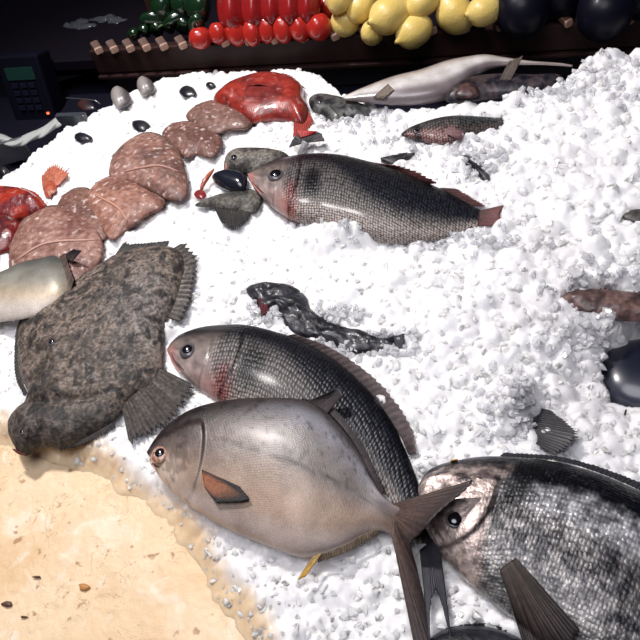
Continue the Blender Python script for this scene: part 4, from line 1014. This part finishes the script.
# scale with display
w = thing('weighing_scale', S(28, 100, -.06), 'black weighing scale with dim green display in the dark at the left', 'scale')
sc_c = S(25, 90, -.01); 
sx = ex; nrm = (CP-sc_c); nrm[2] *= .5; nrm -= (nrm@sx)*sx; nrm /= np.linalg.norm(nrm); su = np.cross(nrm, sx); su = su*(1 if su[2] > 0 else -1)
addbox('housing', sc_c-nrm*.03, sx*.055, su*.075, nrm*.028, lowspec(mat('scale_plastic', (.006, .006, .013), .5)), w, .005)
addbox('display', S(24, 74, 0)*0+sc_c+su*.036-nrm*.001, sx*.036, su*.014, nrm*.002, mat('lcd', (.01, .03, .025), .2, emit=(.02, .10, .07), es=.06), w, .001)
for i in range(4):
    for j in range(3):
        addbox('key', sc_c+su*(.010-.017*i)+sx*(-.022+.022*j), sx*.008, su*.006, nrm*.002, lowspec(mat('key_%d_%d' % (i, j), (.010, .010, .022), .5)), w, .001)
addbox('power_light', sc_c-su*.055+sx*.040, sx*.0022, su*.0022, nrm*.002, mat('led', (.3, .02, .01), .4, emit=(1, .12, .05), es=3), w, 0)
for dx_ in (-.04, .04): addbox('foot', sc_c-nrm*.04-su*.078+sx*dx_, sx*.01, su*.004, nrm*.01, dkm, w, .001)
# post and plastic bags left of the vegetables
pc = S(140, 12, .06)+ey*.10
o = addbox('wooden_post', pc+ez*.13, ex*.024, ey*.02, ez*.30, mat('post_wood', (.05, .022, .016), .35, coat=.4, noise=(20, (.08, .035, .02), .2)), None, .003); tag(o, 'dark brown wooden post left of the green peppers', 'post')
MT['bag'] = mat('plastic_film', (.30, .32, .36), .18, trans=.75, coat=.4)
for k, (px, py, rx, ry, lb) in enumerate([(82, 30, 22, 7, 'crumpled clear plastic bag in the dark left of the rail, nearer one'), (112, 25, 22, 6, 'crumpled clear plastic bag in the dark touching the wooden post')]):
    ol = [(px+rx*math.cos(i*.628)*(1+.25*math.sin(i*2.7+k)), py+ry*math.sin(i*.628)*(1+.25*math.cos(i*3.1+k))) for i in range(10)]
    o, _ = inflate('plastic_bag', ol, .018, .0, MT['bag'], None, dk((.3, .3, .3), (.5, .5, .5)), n=70, rings=16, rough=.010, jag=.08, foot=False)
    tag(o, lb, 'bag')
o = addbox('side_shelf', S(70, 40, -.045)-ex*.05, ex*.22, ey*.16, ez*.006, lowspec(mat('side_shelf_dark', (.004, .004, .010), .8)), None, .002); tag(o, 'dark side shelf under the plastic bags at the left', 'shelf')

# ================================================================== LIGHT
def area(name, loc, target, size, power, col):
    l = bpy.data.lights.new(name, 'AREA'); l.shape = 'DISK'; l.size = size; l.energy = power; l.color = col
    o = bpy.data.objects.new(name, l); COL.objects.link(o); o.location = loc
    o.rotation_euler = (Vector(target)-Vector(loc)).to_track_quat('-Z', 'Y').to_euler(); return o
def spot(name, loc, target, ang, power, col, r=.05, blend=.6):
    l = bpy.data.lights.new(name, 'SPOT'); l.spot_size = math.radians(ang); l.spot_blend = blend; l.energy = power; l.color = col; l.shadow_soft_size = r
    o = bpy.data.objects.new(name, l); COL.objects.link(o); o.location = loc
    o.rotation_euler = (Vector(target)-Vector(loc)).to_track_quat('-Z', 'Y').to_euler(); return o
spot('counter_spot_light', (-.42, 1.40, 1.65), (-.08, .72, 0), 82, 126, (1, .95, .935), .09, .8)
area('soft_fill_light', (-.3, .2, 2.3), (.05, .7, 0), 1.4, 30, (.96, .94, 1))  # broad fill added overhead to soften shadows on the ice, not an actual lamp
w_ = bpy.data.worlds.new('dark_hall'); SC.world = w_; w_.use_nodes = True
bg = w_.node_tree.nodes['Background']; bg.inputs[0].default_value = (.30, .34, .60, 1); bg.inputs[1].default_value = .06
SC.view_settings.view_transform = 'Standard'; SC.view_settings.look = 'None'; SC.view_settings.gamma = 1; SC.view_settings.exposure = 0
